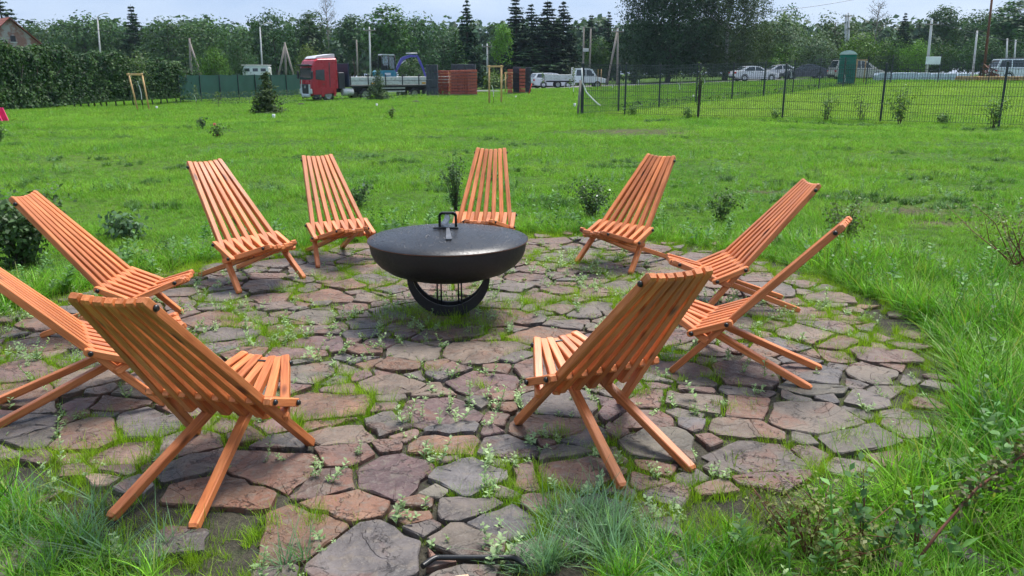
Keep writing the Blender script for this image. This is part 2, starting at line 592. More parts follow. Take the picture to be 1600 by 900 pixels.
# ------------------------------------------------------------------ ground sheet
def axis(near0, near1, step, far0, far1, grow=1.12):
    a = list(np.arange(near0, near1 + 1e-6, step))
    s = step
    while a[-1] < far1: s *= grow; a.append(a[-1] + s)
    s = step
    while a[0] > far0: s *= grow; a.insert(0, a[0] - s)
    return np.array(a)
gx = axis(-4.2, 3.2, .1, -240, 240)
gy = axis(1.6, 9.0, .1, -60, 330, 1.06)
GX, GY = np.meshgrid(gx, gy)
GZ = terrain(GX, GY)
ins = inside(GX, GY, EDGE)
GZ = np.where(ins, -.09, GZ - .015)
nx, ny = len(gx), len(gy)
idx = np.arange(nx * ny).reshape(ny, nx)
gf = np.stack([idx[:-1, :-1], idx[:-1, 1:], idx[1:, 1:], idx[1:, :-1]], -1).reshape(-1, 4)
gme = np_mesh('ground', np.stack([GX, GY, GZ], -1).reshape(-1, 3), gf, True)
ba = gme.attributes.new('bare', 'FLOAT', 'POINT')
ba.data.foreach_set('value', np.maximum(bare(GX, GY), ins * 1.0).ravel().astype(np.float32))
tag(link('ground', gme, M['ground']), kind='structure')

# ------------------------------------------------------------------ patio bed and its flagstones
mb = MB()
pc = EDGE.mean(0)
ring = [(p[0], p[1], -.022) for p in EDGE]
mb.add(ring + [(pc[0], pc[1], -.022)], [(i, (i + 1) % len(ring), len(ring)) for i in range(len(ring))])
patio = tag(mb.build('patio', M['soil']), kind='structure')

def clip_half(poly, p, nrm):
    out = []
    d = (poly - p) @ nrm
    for i in range(len(poly)):
        j = (i + 1) % len(poly)
        if d[i] <= 0: out.append(poly[i])
        if (d[i] < 0) != (d[j] < 0) and abs(d[i] - d[j]) > 1e-12:
            out.append(poly[i] + (poly[j] - poly[i]) * d[i] / (d[i] - d[j]))
    return np.array(out) if len(out) > 2 else None

def poly_area(p):
    return .5 * abs(np.sum(p[:, 0] * np.roll(p[:, 1], -1) - p[:, 1] * np.roll(p[:, 0], -1)))

srng = np.random.default_rng(5)
seeds = []
tries = 0
CAND = np.column_stack([srng.uniform(-3.7, 2.7, 9000), srng.uniform(1.8, 8.35, 9000)])
CAND = CAND[inside(CAND[:, 0], CAND[:, 1], EDGE)]
SQ = np.zeros((0, 3))
for p in CAND:
    # uneven sizes: a slowly varying spacing plus chance
    rr = (.180 + .040 * math.sin(p[0] * 2.1 + 1.3) * math.sin(p[1] * 1.7)) * srng.choice([.55, .85, 1.15, 1.45])
    if len(SQ) == 0 or (np.hypot((p[0] - SQ[:, 0]) * .78, (p[1] - SQ[:, 1]) * 1.2) > .5 * (rr + SQ[:, 2])).all():
        seeds.append((p, rr)); SQ = np.vstack([SQ, [p[0], p[1], rr]])
SEED = np.array([s[0] for s in seeds]); SR = np.array([s[1] for s in seeds])
cells = []
for i, (p, r_) in enumerate(seeds):
    poly = np.array([p + (-1.2, -1.2), p + (1.2, -1.2), p + (1.2, 1.2), p + (-1.2, 1.2)])
    d = np.hypot(*(SEED - p).T)
    for j in np.argsort(d)[1:26]:
        q = SEED[j]; v = q - p; L = np.linalg.norm(v)
        t = .5 + .5 * (r_ ** 2 - SR[j] ** 2) * 1.2 / (L * L)      # bigger stones claim more
        t = min(max(t, .25), .75)
        nrm = v / L
        a = .22 * math.sin(12.9 * (i + j) + 4.1 * abs(i - j))        # edges not square to the line between centres
        nrm = np.array([nrm[0] * math.cos(a) - nrm[1] * math.sin(a), nrm[0] * math.sin(a) + nrm[1] * math.cos(a)]) if L > .3 else nrm
        gap = .0035 + .008 * abs(math.sin(7.7 * (i + j) + 1.9 * abs(i - j)))
        c2 = clip_half(poly, p + v * t - nrm * gap, nrm)
        if c2 is None: poly = None; break
        poly = c2
    if poly is None or poly_area(poly) < .006: continue
    # keep within the patio outline
    cen = poly.mean(0)
    inn = inside(poly[:, 0], poly[:, 1], EDGE)
    if not inn.all():
        k = .0
        for _ in range(6):
            poly = cen + (poly - cen) * .86
            if inside(poly[:, 0], poly[:, 1], EDGE).all(): break
    if poly_area(poly) < .006: continue
    cells.append(poly)
cells.sort(key=lambda c: c.mean(0)[1])

PAL = [(.158, .118, .086), (.172, .098, .074), (.140, .108, .090), (.192, .098, .064), (.124, .100, .080), (.186, .125, .086), (.158, .088, .076),
       (.205, .106, .062), (.142, .118, .084), (.116, .094, .084), (.166, .096, .072), (.132, .112, .104), (.150, .084, .076)]
def stone_mesh(poly, rng):
    # jagged outline about the cell
    pts = []
    n = len(poly)
    for i in range(n):
        a, b, c = poly[i - 1], poly[i], poly[(i + 1) % n]
        l1, l2 = np.linalg.norm(a - b), np.linalg.norm(c - b)
        cut = min(.009, .2 * min(l1, l2)) * rng.uniform(.3, 1.6)
        pts.append(b + (a - b) / (l1 + 1e-9) * cut)
        pts.append(b + (c - b) / (l2 + 1e-9) * cut)
    fine = []
    for i in range(len(pts)):
        a, b = pts[i], pts[(i + 1) % len(pts)]
        L = np.linalg.norm(b - a)
        if L < 1e-4: continue
        k = max(1, int(L / .055))
        nrm = np.array([b[1] - a[1], a[0] - b[0]]) / L
        for s in range(k):
            w = 0 if (s == 0) else rng.normal(0, .0075)
            fine.append(a + (b - a) * s / k + nrm * w)
    P = np.array(fine)
    c = P.mean(0)
    N = len(P)
    rad = np.linalg.norm(P - c, axis=1, keepdims=True)
    ins1 = c + (P - c) * (1 - np.minimum(.005 / rad, .3))
    ins2 = c + (P - c) * .52
    tx, ty = rng.normal(0, .012, 2)
    h = rng.uniform(-.008, .010)
    def Z(q, dz): return np.column_stack([q - c, dz + h + (q - c) @ np.array([tx, ty])])
    v = np.vstack([Z(P, -.06), Z(P, -.004 + rng.normal(0, .002, N)), Z(ins1, rng.normal(0, .0018, N)), Z(ins2, rng.normal(.001, .0022, N)), [[0, 0, h + .001]]])
    f = []
    for k in range(3):
        for i in range(N):
            j = (i + 1) % N
            f.append((k * N + i, k * N + j, k * N + N + j, k * N + N + i))
    for i in range(N): f.append((3 * N + i, 3 * N + (i + 1) % N, 4 * N))
    me = bpy.data.meshes.new('paving_stone')
    me.from_pydata(v.tolist(), [], f)
    me.materials.append(M['stone'])
    me.polygons.foreach_set('use_smooth', np.array([k // N >= 3 for k in range(len(f))], bool))
    return me, c
CELLS_USED = cells[:300]
far_parts = []
for k, poly in enumerate(cells):
    o3 = poly_area(poly)
    if np.cross(poly[1] - poly[0], poly[2] - poly[1]) < 0: poly = poly[::-1]
    me, c = stone_mesh(poly, srng)
    o = link('paving_stone', me, M['stone'], patio, (c[0], c[1], 0))
    b_ = PAL[srng.integers(len(PAL))]; t_ = srng.uniform(.74, 1.14)
    o.color = (b_[0] * t_ * .95, b_[1] * t_, b_[2] * t_ * 1.06, 1)
    if k >= 300: far_parts.append(o)
if far_parts:      # the remainder at the far rim, joined
    v, f = [], []
    for o in far_parts:
        b0 = len(v)
        v += [(p.co.x + o.location.x, p.co.y + o.location.y, p.co.z) for p in o.data.vertices]
        f += [tuple(i + b0 for i in q.vertices) for q in o.data.polygons]
        bpy.data.objects.remove(o)
    me = bpy.data.meshes.new('paving_rim'); me.from_pydata(v, [], f)
    tag(link('paving_rim', me, mat_stone(True), patio, color=(.14, .12, .105)), kind='stuff')

# ------------------------------------------------------------------ the slatted folding chairs
SW, ST = .0375, .036                     # slat width and thickness
def slat_mesh(L, w=SW, t=ST, dog=.012):
    b = .0035
    x, y = w / 2, t / 2
    ring = [(-x + b, -y), (x - b, -y), (x, -y + b), (x, y - b), (x - b, y), (-x + b, y), (-x, y - b), (-x, -y + b)]
    def rg(z, k=1.0, ky=1.0): return [(p[0] * k, p[1] * ky, z) for p in ring]
    v = rg(0, .78, .62) + rg(dog) + rg(L - dog) + rg(L, .78, .62)
    f = [tuple(range(7, -1, -1)), tuple(range(24, 32))]
    for r in range(3):
        for i in range(8):
            j = (i + 1) % 8
            f.append((r * 8 + i, r * 8 + j, r * 8 + 8 + j, r * 8 + 8 + i))
    me = bpy.data.meshes.new('slat')
    me.from_pydata(v, [], f)
    me.materials.append(M['wood'])
    return me

def axes(p0, p1, xref=Vector((1, 0, 0))):
    z = (p1 - p0).normalized()
    x = (xref - z * xref.dot(z)).normalized()
    y = z.cross(x)
    return Matrix(((x.x, y.x, z.x, p0.x), (x.y, y.y, z.y, p0.y), (x.z, y.z, z.z, p0.z), (0, 0, 0, 1)))

CHAIR_T, CHAIR_A, CHAIR_B, CHAIR_C = (-.509, .843), (-.030, .322), (.158, .243), (.386, .328)
def make_chair():
    root = empty('slatted_chair')
    def slat(name, p0, p1, e0, e1):
        p0, p1 = Vector(p0), Vector(p1)
        d = (p1 - p0).normalized()
        a, b = p0 - d * e0, p1 + d * e1
        o = link(name, slat_mesh((b - a).length), M['wood'], root)
        o.matrix_local = axes(a, b)
        return o
    for i in range(-3, 4):
        sag = .012 * (1 - (i / 3) ** 2)
        T = Vector((.044 * i, CHAIR_T[0] + sag * .7, CHAIR_T[1] - sag))
        A = Vector((.075 * i, *CHAIR_A))
        if abs(i) == 3:
            k = A.z / (T.z - A.z)
            F = A + (A - T) * k
            slat('back_slat', T, F, .05, -.006)
        else:
            slat('back_slat', T, A, .05, .15 + .012 * (i % 2))
        sag = .020 * (1 - (i / 3) ** 2)
        C = Vector((.039 * i, CHAIR_C[0], CHAIR_C[1] - sag))
        B = Vector((.075 * i, *CHAIR_B))
        if abs(i) == 1:
            Cc = Vector((.039 * i, CHAIR_C[0], CHAIR_C[1] - .012))
            k = B.z / (Cc.z - B.z)
            F = B + (B - Cc) * k
            F.x = .172 * i
            F.y = -.478; F.z = .0
            B2 = Vector((.07 * i, B.y, B.z - .004))
            slat('seat_slat', Cc, F, .045, -.008)
        else:
            slat('seat_slat', C, B, .045, .11)
    for j in range(8):
        x = .075 * (j - 3.5)
        slat('connector', (x, *CHAIR_A), (x, *CHAIR_B), .028, .028)
    for (w, (y, z), n_) in ((.152, CHAIR_T, 0), (.283, CHAIR_A, 1), (.283, CHAIR_B, 2), (.137, CHAIR_C, 3)):
        MB().tube([(-w, y, z), (w, y, z)], .005, 6).build('rod', M['rod'], root)
        for s in (-1, 1):
            m_ = MB()
            m_.tube([(s * w, y, z), (s * (w + .006), y, z), (s * (w + .012), y, z)], [.0125, .0125, .008], 10)
            m_.build('bolt_cap', M['cap'], root)
    return root
CHAIRS = [
    (-1.220, 3.094, -12.2, 1.001, 'orange slatted chair at near left, its slatted back turned squarely toward the viewer'),
    (.393, 3.397, 25.3, 1.005, 'orange slatted chair at near right, seen from behind with both rear legs toward viewer'),
    (1.235, 4.308, 61.1, .983, 'orange slatted chair on the right seen edge-on, just behind the near right chair'),
    (1.525, 5.532, -268.3, .989, 'orange slatted chair at the right edge of paving, in profile facing left'),
    (.944, 6.813, -223.6, 1.011, 'orange slatted chair to the right of the fire bowl, turned toward the viewer'),
    (-.250, 7.393, -185.2, 1.006, 'orange slatted chair directly behind the fire bowl, its seat hidden by the lid'),
    (-1.524, 7.001, -150.4, .983, 'orange slatted chair just left of the fire bowl, facing the viewer'),
    (-2.056, 6.214, -129.5, 1.034, 'orange slatted chair second to the left of the fire bowl, front legs apart'),
    (-2.498, 5.010, -87.0, .985, 'orange slatted chair at the left edge of the paving, in profile facing right'),
    (-2.099, 3.840, -58.4, .998, 'orange slatted chair cut off by the left edge of the picture'),
]
proto = make_chair()
for k, (x, y, a, s, lab) in enumerate(CHAIRS):
    o = proto if k == 0 else copy_tree(proto)
    o.location = (x, y, .004)
    o.rotation_euler = (0, 0, R(a))
    o.scale = (s, s, s)
    tag(o, lab, 'chair', 'slatted chairs around the fire bowl')

# ------------------------------------------------------------------ fire bowl with lid
def mat_black_iron(name, wet=False):
    m, n, l, out = nt(name)
    b = n.new('ShaderNodeBsdfPrincipled')
    tc = n.new('ShaderNodeTexCoord')
    n1 = noise(n, l, 5., 5, tc.outputs['Object'])
    n2 = noise(n, l, 60., 4, tc.outputs['Object'])
    c = ramp(n, l, n1.outputs['Fac'], [(.3, (.007, .0075, .009)), (.7, (.018, .018, .020))])
    base = c.outputs['Color']
    if not wet:
        mp = n.new('ShaderNodeMapping'); mp.inputs['Scale'].default_value = (14, 14, 1.2)
        l.new(tc.outputs['Object'], mp.inputs['Vector'])
        st = noise(n, l, 1.5, 4, mp.outputs['Vector'])
        sr = ramp(n, l, st.outputs['Fac'], [(.60, 0.0), (.72, .35)])
        base = mixc(n, l, sr.outputs['Color'], base, (.055, .05, .05))
    l.new(base, b.inputs['Base Color'])
    rr = ramp(n, l, n2.outputs['Fac'], [(.3, .27 if wet else .45), (.7, .48 if wet else .66)])
    l.new(rr.outputs['Color'], b.inputs['Roughness'])
    l.new(bump(n, l, n2.outputs['Fac'], .18 if wet else .1, .004), b.inputs['Normal'])
    b.inputs['Specular IOR Level'].default_value = .5
    l.new(b.outputs['BSDF'], out.inputs['Surface'])
    return m
M['iron'] = mat_black_iron('black_painted_steel')
M['iron_wet'] = mat_black_iron('wet_black_steel', True)
M['rust'] = pmat('rusty_edge', (.12, .045, .02), .8, .3, 20)
PIT = (-.427, 5.31, 0)
pit = empty('fire_bowl', PIT, 0, 'black steel fire bowl with round lid on a curved stand, centre of paving', 'fire pit')
prof = [(.522, .520), (.523, .50), (.516, .455), (.498, .41), (.462, .368), (.405, .328), (.32, .296), (.20, .280), (.0, .276)]
inner = [(r * .985, z + .006) for r, z in prof]
MB().lathe(prof, 72).lathe([(.514, .520)] + inner[1:], 72).lathe([(.514, .520), (.522, .520)], 72).build('bowl', M['iron'], pit)
lid_prof = [(.0001, .598), (.06, .597), (.18, .588), (.32, .570), (.44, .550), (.533, .531), (.535, .528), (.533, .525), (.44, .543), (.0001, .590)]
lid = MB().lathe(lid_prof, 72).build('lid', M['iron_wet'], pit)
MB().lathe([(.5335, .5245), (.5365, .5245), (.5365, .5275), (.5335, .5275), (.5335, .5245)], 72).build('lid_rim', M['rust'], lid)
hp = []
for t in np.linspace(0, 1, 5): hp.append((-.054, 0, .597 + .085 * t))
hp += [(-.048, 0, .694), (-.036, 0, .700), (.036, 0, .700), (.048, 0, .694)]
for t in np.linspace(1, 0, 5): hp.append((.054, 0, .597 + .085 * t))
hb = MB()
for a, b in zip(hp[:-1], hp[1:]):
    a, b = Vector(a), Vector(b)
    mid = (a + b) / 2; d = b - a
    ang = math.atan2(d.z, d.x)
    hb.box(mid, (d.length + .010, .030, .015), (0, -ang, 0))
hb.build('lid_handle', M['iron'], lid)
sb = MB()
for k in range(6):          # flat strap following the slope of the lid
    t0, t1 = k / 6, (k + 1) / 6
    y0, y1 = -.02 - .27 * t0, -.02 - .27 * t1
    zf = lambda q: float(np.interp(q, [0, .06, .18, .32, .44], [.598, .597, .588, .570, .550])) + .006
    w0, w1 = .009 + .010 * t0, .009 + .010 * t1
    x0, x1 = .0 + .028 * t0, .0 + .028 * t1
    vs = []
    for (xx, yy, ww) in ((x0, y0, w0), (x1, y1, w1)):
        for s in (-1, 1):
            for zz in (0, .006): vs.append((xx + s * ww, yy, zf(-yy) + zz))
    sb.add(vs, [(0, 1, 3, 2), (4, 6, 7, 5), (0, 2, 6, 4), (1, 5, 7, 3), (0, 4, 5, 1), (2, 3, 7, 6)])
sb.build('lid_strap', pmat('worn_grey_steel', (.16, .165, .18), .4, .25, 30, metal=.4), lid)
MB().box((-.012, -.028, .6045), (.17, .018, .012), bev=.003).build('cross_bar', M['iron'], lid)
RB = .278
stand = []
for yy in (-.055, .055):           # stand: two thick crescent plates
    oc, ic = [], []
    for k in range(33):
        t = math.pi + math.pi * k / 32
        oc.append((RB * math.cos(t), RB + .002 + RB * math.sin(t)))
    ci, ri = RB + .046, .250
    t0 = math.asin(.046 / ri)
    for k in range(33):
        t = math.pi + t0 + (math.pi - 2 * t0) * k / 32
        ic.append((ri * math.cos(t), ci + ri * math.sin(t)))
    vs, fs = [], []
    for k in range(33):
        for (p, q) in ((oc[k], yy - .008), (ic[k], yy - .008), (ic[k], yy + .008), (oc[k], yy + .008)): vs.append((p[0], q, p[1]))
    for k in range(32):
        for q in range(4): fs.append((k * 4 + q, k * 4 + (q + 1) % 4, k * 4 + 4 + (q + 1) % 4, k * 4 + 4 + q))
    fs += [(0, 1, 2, 3), (128, 131, 130, 129)]
    MB().add(vs, fs).build('crescent_plate', M['iron'], pit)
MB().box((0, 0, .012), (.20, .098, .016)).build('foot_plate', M['iron'], pit)
for s_ in (-1, 1): MB().tube([(s_ * .252, -.055, .245), (s_ * .252, .055, .245)], .010, 8).build('cross_tie', M['iron'], pit)
for xx, yy in ((-.078, -.035), (-.058, .035), (.060, .035), (.085, -.035)):
    zb = .02
    MB().tube([(xx, yy, zb), (xx, yy, .290)], .0055, 8).build('rod', M['iron'], pit)
MB().tube([(.26 * math.sin(t), -.02 + .1 * math.cos(t * 2), .105 + .10 * (t / 1.2) ** 2) for t in np.linspace(-.62, .62, 15)], .003, 6).build('brace_wire', M['rod'], pit)
# rain drops standing on the lid
dv, df = [], []
for _ in range(1300):
    r_ = .525 * math.sqrt(RNG.random()); a = RNG.random() * 6.283
    z = float(np.interp(r_, [0, .06, .18, .32, .44, .533], [.598, .597, .588, .570, .550, .531]))
    s = RNG.uniform(.0020, .0050) * (1.5 if RNG.random() < .06 else 1)
    c = np.array([r_ * math.cos(a), r_ * math.sin(a), z - .0003])
    b0 = len(dv)
    for ring_r, ring_z in ((1.0, 0.0), (.75, .45)):
        for q in range(6): dv.append(c + np.array([s * ring_r * math.cos(q * 1.047), s * ring_r * math.sin(q * 1.047), s * ring_z]))
    dv.append(c + np.array([0, 0, s * .62]))
    for q in range(6):
        w = (q + 1) % 6
        df += [(b0 + q, b0 + w, b0 + 6 + w), (b0 + q, b0 + 6 + w, b0 + 6 + q), (b0 + 6 + q, b0 + 6 + w, b0 + 12)]
m_, n_, l_, out_ = nt('water_drop')
pb = n_.new('ShaderNodeBsdfPrincipled')
wn_ = noise(n_, l_, 30., 2)
wr_ = ramp(n_, l_, wn_.outputs['Fac'], [(.3, (.04, .043, .05)), (.7, (.09, .095, .11))])
l_.new(wr_.outputs['Color'], pb.inputs['Base Color'])
pb.inputs['Roughness'].default_value = .05
pb.inputs['Specular IOR Level'].default_value = .5
l_.new(pb.outputs['BSDF'], out_.inputs['Surface'])
tag(link('rain_drops', np_mesh('rain_drops', dv, df, True), m_, lid), kind='stuff')
# crumpled clear wrap tied to the handle
bm = bmesh.new()
bmesh.ops.create_icosphere(bm, subdivisions=3, radius=1)
for v in bm.verts:
    q = v.co.copy()
    k = 1 + .35 * math.sin(5.1 * q.x + 3 * q.z) * math.cos(4.3 * q.y + 2.2 * q.z) + .12 * random.uniform(-1, 1)
    v.co = Vector((q.x * .020 * k + .008 * math.sin(3 * q.z), q.y * .017 * k, q.z * .044 * k))
    if q.z < -.2: v.co.x *= 1.5
me = bpy.data.meshes.new('plastic_wrap'); bm.to_mesh(me); bm.free()
wrap = link('plastic_wrap', me, pmat('cloudy_plastic', (.55, .57, .60), .25, .35, 30, bmp=.4), None, (PIT[0] - .012, PIT[1] - .006, .645))
tag(wrap, 'crumpled pale grey plastic wrap tied inside the lid handle', 'plastic wrap')
# ------------------------------------------------------------------ grass: tufts strewn by geometry nodes
M['lawn'] = leafmat('lawn_blades', (.110, .305, .018), (.215, .415, .032), .55, .55, .35, .5, .22, dry=(.30, .27, .10))
M['long'] = leafmat('long_grass_blades', (.100, .295, .022), (.215, .440, .038), .60, 1.1, .35, .42, .28, dry=(.30, .28, .10))
M['blue'] = leafmat('blue_green_grass_blades', (.12, .25, .11), (.21, .34, .18), .4, 1.1, .3, .45, .25)
M['joint'] = leafmat('joint_grass_blades', (.200, .350, .020), (.310, .450, .042), .45, 2.0, .4, .5, .2)
M['weed'] = leafmat('weed_leaves', (.24, .35, .15), (.36, .47, .24), .35, 2.0, .3, .5, .25)

def blade_arrays(n, hmin, hmax, w, spread, lean, curl, rng, segs=3):
    """n curved blades as triangle strips -> verts, quads"""
    V, F = [], []
    for k in range(n):
        h = rng.uniform(hmin, hmax)
        a = rng.uniform(0, 6.283); r = spread * math.sqrt(rng.random())
        bx, by = r * math.cos(rng.uniform(0, 6.283)), r * math.sin(rng.uniform(0, 6.283))
        ln = abs(rng.normal(0, lean)); cu = rng.uniform(.3, 1) * curl
        d = np.array([math.cos(a), math.sin(a)]); sd = np.array([-d[1], d[0]])
        tw = rng.uniform(-.6, .6)
        sd = np.array([sd[0] * math.cos(tw) - sd[1] * math.sin(tw), sd[0] * math.sin(tw) + sd[1] * math.cos(tw)])
        b0 = len(V)
        for s in range(segs + 1):
            t = s / segs
            off = h * (ln * t + cu * t * t)
            z = h * t * (1 - .35 * cu * t)
            ww = w * (1 - t ** 1.6) * .5 + (w * .06 if s == segs else 0)
            for q in (-1, 1):
                V.append((bx + d[0] * off + q * sd[0] * ww, by + d[1] * off + q * sd[1] * ww, z - .01))
        for s in range(segs):
            F.append((b0 + 2 * s, b0 + 2 * s + 1, b0 + 2 * s + 3, b0 + 2 * s + 2))
    return V, F

def tuft_collection(name, specs, mat):
    c = bpy.data.collections.new(name)
    for k, (n, h0, h1, w, sp, ln, cu, sg) in enumerate(specs):
        V, F = blade_arrays(n, h0, h1, w, sp, ln, cu, np.random.default_rng(100 + k * 7 + len(name)), sg)
        me = np_mesh(name, V, F, True)
        me.materials.append(mat)
        o = bpy.data.objects.new('%s_%02d' % (name, k), me)
        c.objects.link(o)
    return c

def scatter(name, pts, scale, coll, nvar, label, cat, rng, tilt=.12):
    n = len(pts)
    me = bpy.data.meshes.new(name)
    me.vertices.add(n)
    me.vertices.foreach_set('co', np.asarray(pts, np.float32).ravel())
    def attr(nm, typ, val, key):
        a = me.attributes.new(nm, typ, 'POINT')
        a.data.foreach_set(key, np.asarray(val).ravel())
    rot = np.column_stack([rng.normal(0, tilt, n), rng.normal(0, tilt, n), rng.uniform(0, 6.283, n)]).astype(np.float32)
    attr('rot', 'FLOAT_VECTOR', rot, 'vector')
    sc = np.asarray(scale, np.float32)
    if sc.ndim == 1: sc = np.column_stack([sc, sc, sc * rng.uniform(.75, 1.25, n)]).astype(np.float32)
    attr('scl', 'FLOAT_VECTOR', sc, 'vector')
    attr('var', 'INT', rng.integers(0, nvar, n).astype(np.int32), 'value')
    o = link(name, me)
    ng = bpy.data.node_groups.new(name + '_nodes', 'GeometryNodeTree')
    ng.interface.new_socket('Geometry', in_out='INPUT', socket_type='NodeSocketGeometry')
    ng.interface.new_socket('Geometry', in_out='OUTPUT', socket_type='NodeSocketGeometry')
    gi = ng.nodes.new('NodeGroupInput'); go = ng.nodes.new('NodeGroupOutput')
    ci = ng.nodes.new('GeometryNodeCollectionInfo')
    ci.inputs['Collection'].default_value = coll
    ci.inputs['Separate Children'].default_value = True
    ci.inputs['Reset Children'].default_value = True
    ip = ng.nodes.new('GeometryNodeInstanceOnPoints')
    ip.inputs['Pick Instance'].default_value = True
    def named(nm, typ):
        q = ng.nodes.new('GeometryNodeInputNamedAttribute')
        q.data_type = typ
        q.inputs['Name'].default_value = nm
        return q.outputs['Attribute']
    L = ng.links
    L.new(gi.outputs[0], ip.inputs['Points'])
    L.new(ci.outputs[0], ip.inputs['Instance'])
    L.new(named('var', 'INT'), ip.inputs['Instance Index'])
    e2r = ng.nodes.new('FunctionNodeEulerToRotation')
    L.new(named('rot', 'FLOAT_VECTOR'), e2r.inputs[0])
    L.new(e2r.outputs[0], ip.inputs['Rotation'])
    L.new(named('scl', 'FLOAT_VECTOR'), ip.inputs['Scale'])
    L.new(ip.outputs[0], go.inputs[0])
    md = o.modifiers.new('strew', 'NODES')
    md.node_group = ng
    return tag(o, label, cat, kind='stuff')

def wedge(y0, y1, dens, rng, margin=.6, k=.70):
    """random ground points inside the field of view between two distances"""
    A = k * (y1 * y1 - y0 * y0) + 2 * margin * (y1 - y0)
    n = int(A * dens)
    Y = np.sqrt(rng.uniform(y0 * y0, y1 * y1, n))
    X = rng.uniform(-1, 1, n) * (k * Y + margin)
    return X, Y

grng = np.random.default_rng(21)
def patchy(x, y, f=.8, s=0.0):
    return .5 + .25 * (np.sin(x * f * 1.3 + 1.7 * np.sin(y * f + s)) + np.sin(y * f * 1.7 + 1.9 * np.sin(x * f * .8 + s)))

LT = [(26, .05, .10, .0052, .085, .45, .5, 2), (30, .04, .09, .005, .09, .6, .6, 2), (24, .05, .12, .0055, .08, .4, .7, 2), (34, .03, .08, .005, .10, .7, .4, 2), (22, .06, .13, .005, .08, .5, .8, 2)]
c_lawn = tuft_collection('lawn_tuft', LT, M['lawn'])
c_long = tuft_collection('long_tuft', [(20, .16, .30, .0078, .06, .3, .55, 4), (14, .14, .36, .0125, .055, .45, .9, 4), (24, .08, .26, .007, .07, .6, .6, 4), (12, .18, .40, .014, .05, .3, .8, 4), (20, .10, .28, .0075, .07, .8, 1.0, 4)], M['long'])
c_blue = tuft_collection('blue_tuft', [(20, .18, .34, .0095, .05, .5, .6, 4), (18, .16, .36, .010, .05, .6, .8, 4), (22, .14, .30, .009, .06, .7, .5, 4)], M['blue'])
c_far = tuft_collection('far_tuft', [(40, .05, .12, .014, .22, .5, .5, 1), (44, .04, .10, .015, .24, .6, .5, 1), (36, .05, .14, .013, .20, .45, .6, 1)], M['lawn'])
c_joint = tuft_collection('joint_tuft', [(22, .045, .10, .0034, .030, .22, .4, 2), (24, .04, .085, .0032, .035, .28, .4, 2), (16, .06, .14, .0034, .025, .2, .5, 3), (24, .03, .075, .0034, .04, .35, .4, 2)], M['joint'])

def longness(x, y):
    d = edge_dist(x, y, EDGE)
    right = sstep(.8, 2.2, x) * (1 - sstep(5.5, 8.5, y))
    front = 1 - sstep(2.2, 3.4, y)
    reach = .75 + 1.0 * np.maximum(right, front)
    v = 1 - sstep(reach * .35, reach * 1.35, d)
    return np.clip(v + .25 * (patchy(x, y, 1.9) - .5), 0, 1)

X, Y = wedge(1.3, 9.5, 560, grng, 1.5)
X2, Y2 = wedge(9.5, 13.5, 200, grng, 1.5)
X, Y = np.r_[X, X2], np.r_[Y, Y2]
out = ~inside(X, Y, EDGE)
X, Y = X[out], Y[out]
L_ = longness(X, Y); B_ = bare(X, Y)
keep = (grng.random(len(X)) > B_ * .97) & (L_ < .55)
keep &= grng.random(len(X)) < np.interp(Y, [2, 6, 9.49, 9.5, 13.5], [.5, .5, .42, 1, .6])
x, y = X[keep], Y[keep]
s = np.interp(y, [2, 9, 13], [.72, .72, .85]) * (.45 + .85 * patchy(x, y, 1.4)) * grng.uniform(.6, 1.35, len(x)) * (1 + .7 * L_[keep])
scatter('near_lawn_grass', np.column_stack([x, y, terrain(x, y) - .012]), s, c_lawn, 5, 'short bright green lawn grass around the paving', 'grass', grng)
keep = (L_ >= .38)
x, y, ll = X[keep], Y[keep], L_[keep]
keep = grng.random(len(x)) < np.interp(y, [2, 4, 9], [1.0, .95, .75])
x, y, ll = x[keep], y[keep], ll[keep]
s = (.30 + .62 * ll) * (.75 + .4 * patchy(x, y, 2.3, 1.0)) * np.where((x > 1.2) & (y < 5), .90, .78)
s = s * np.where(y < 2.7, .66, 1.0) * np.where((y > 6) & (x < 2.6), .62, 1.0) * np.where((x < -.6) & (y < 3.2), .8, 1)
scatter('long_grass', np.column_stack([x, y, terrain(x, y) - .012]), s, c_long, 5, 'long lush grass growing at the edge of the paving', 'grass', grng, .3)
lx, ly = x.copy(), y.copy()
X, Y = wedge(13.5, 30, 80, grng, 1.5)
B_ = bare(X, Y)
keep = grng.random(len(X)) > B_ * .97
x, y = X[keep], Y[keep]
s = (.85 + .0 * x) * (.45 + .9 * patchy(x, y, .9)) * grng.uniform(.6, 1.35, len(x)) * np.interp(y, [13, 30], [1.0, 1.35])
scatter('middle_lawn_grass', np.column_stack([x, y, terrain(x, y) - .012]), s, c_lawn, 5, 'mown green lawn grass in the middle distance', 'grass', grng)
M['pale_lawn'] = leafmat('pale_lawn_blades', (.190, .330, .045), (.270, .400, .065), .5, .55, .35, .5, .2)
c_pale = tuft_collection('pale_tuft', [(40, .05, .12, .014, .22, .5, .5, 1), (44, .04, .10, .015, .24, .6, .5, 1)], M['pale_lawn'])
YARD = np.array([(2.7, 32), (4.3, 31.6), (6.7, 29.8), (9.7, 29.8), (12.1, 27.1), (14.9, 25.1), (19, 22.8), (40, 53), (29.4, 57.6), (26.6, 58.6), (24.2, 57), (14.2, 46.9), (4.4, 34.2)])
X, Y = wedge(24, 60, 26, grng)
k = inside(X, Y, YARD)
x, y = X[k], Y[k]
scatter('fenced_lawn_grass', np.column_stack([x, y, terrain(x, y) - .010]), (.75 + .5 * patchy(x, y, .5)) * np.interp(y, [24, 60], [.9, 1.3]), c_pale, 2, 'paler mown grass inside the wire fence', 'grass', grng)
X, Y = wedge(28, 78, 22, grng)
k = ~inside(X, Y, YARD)
X, Y = X[k], Y[k]
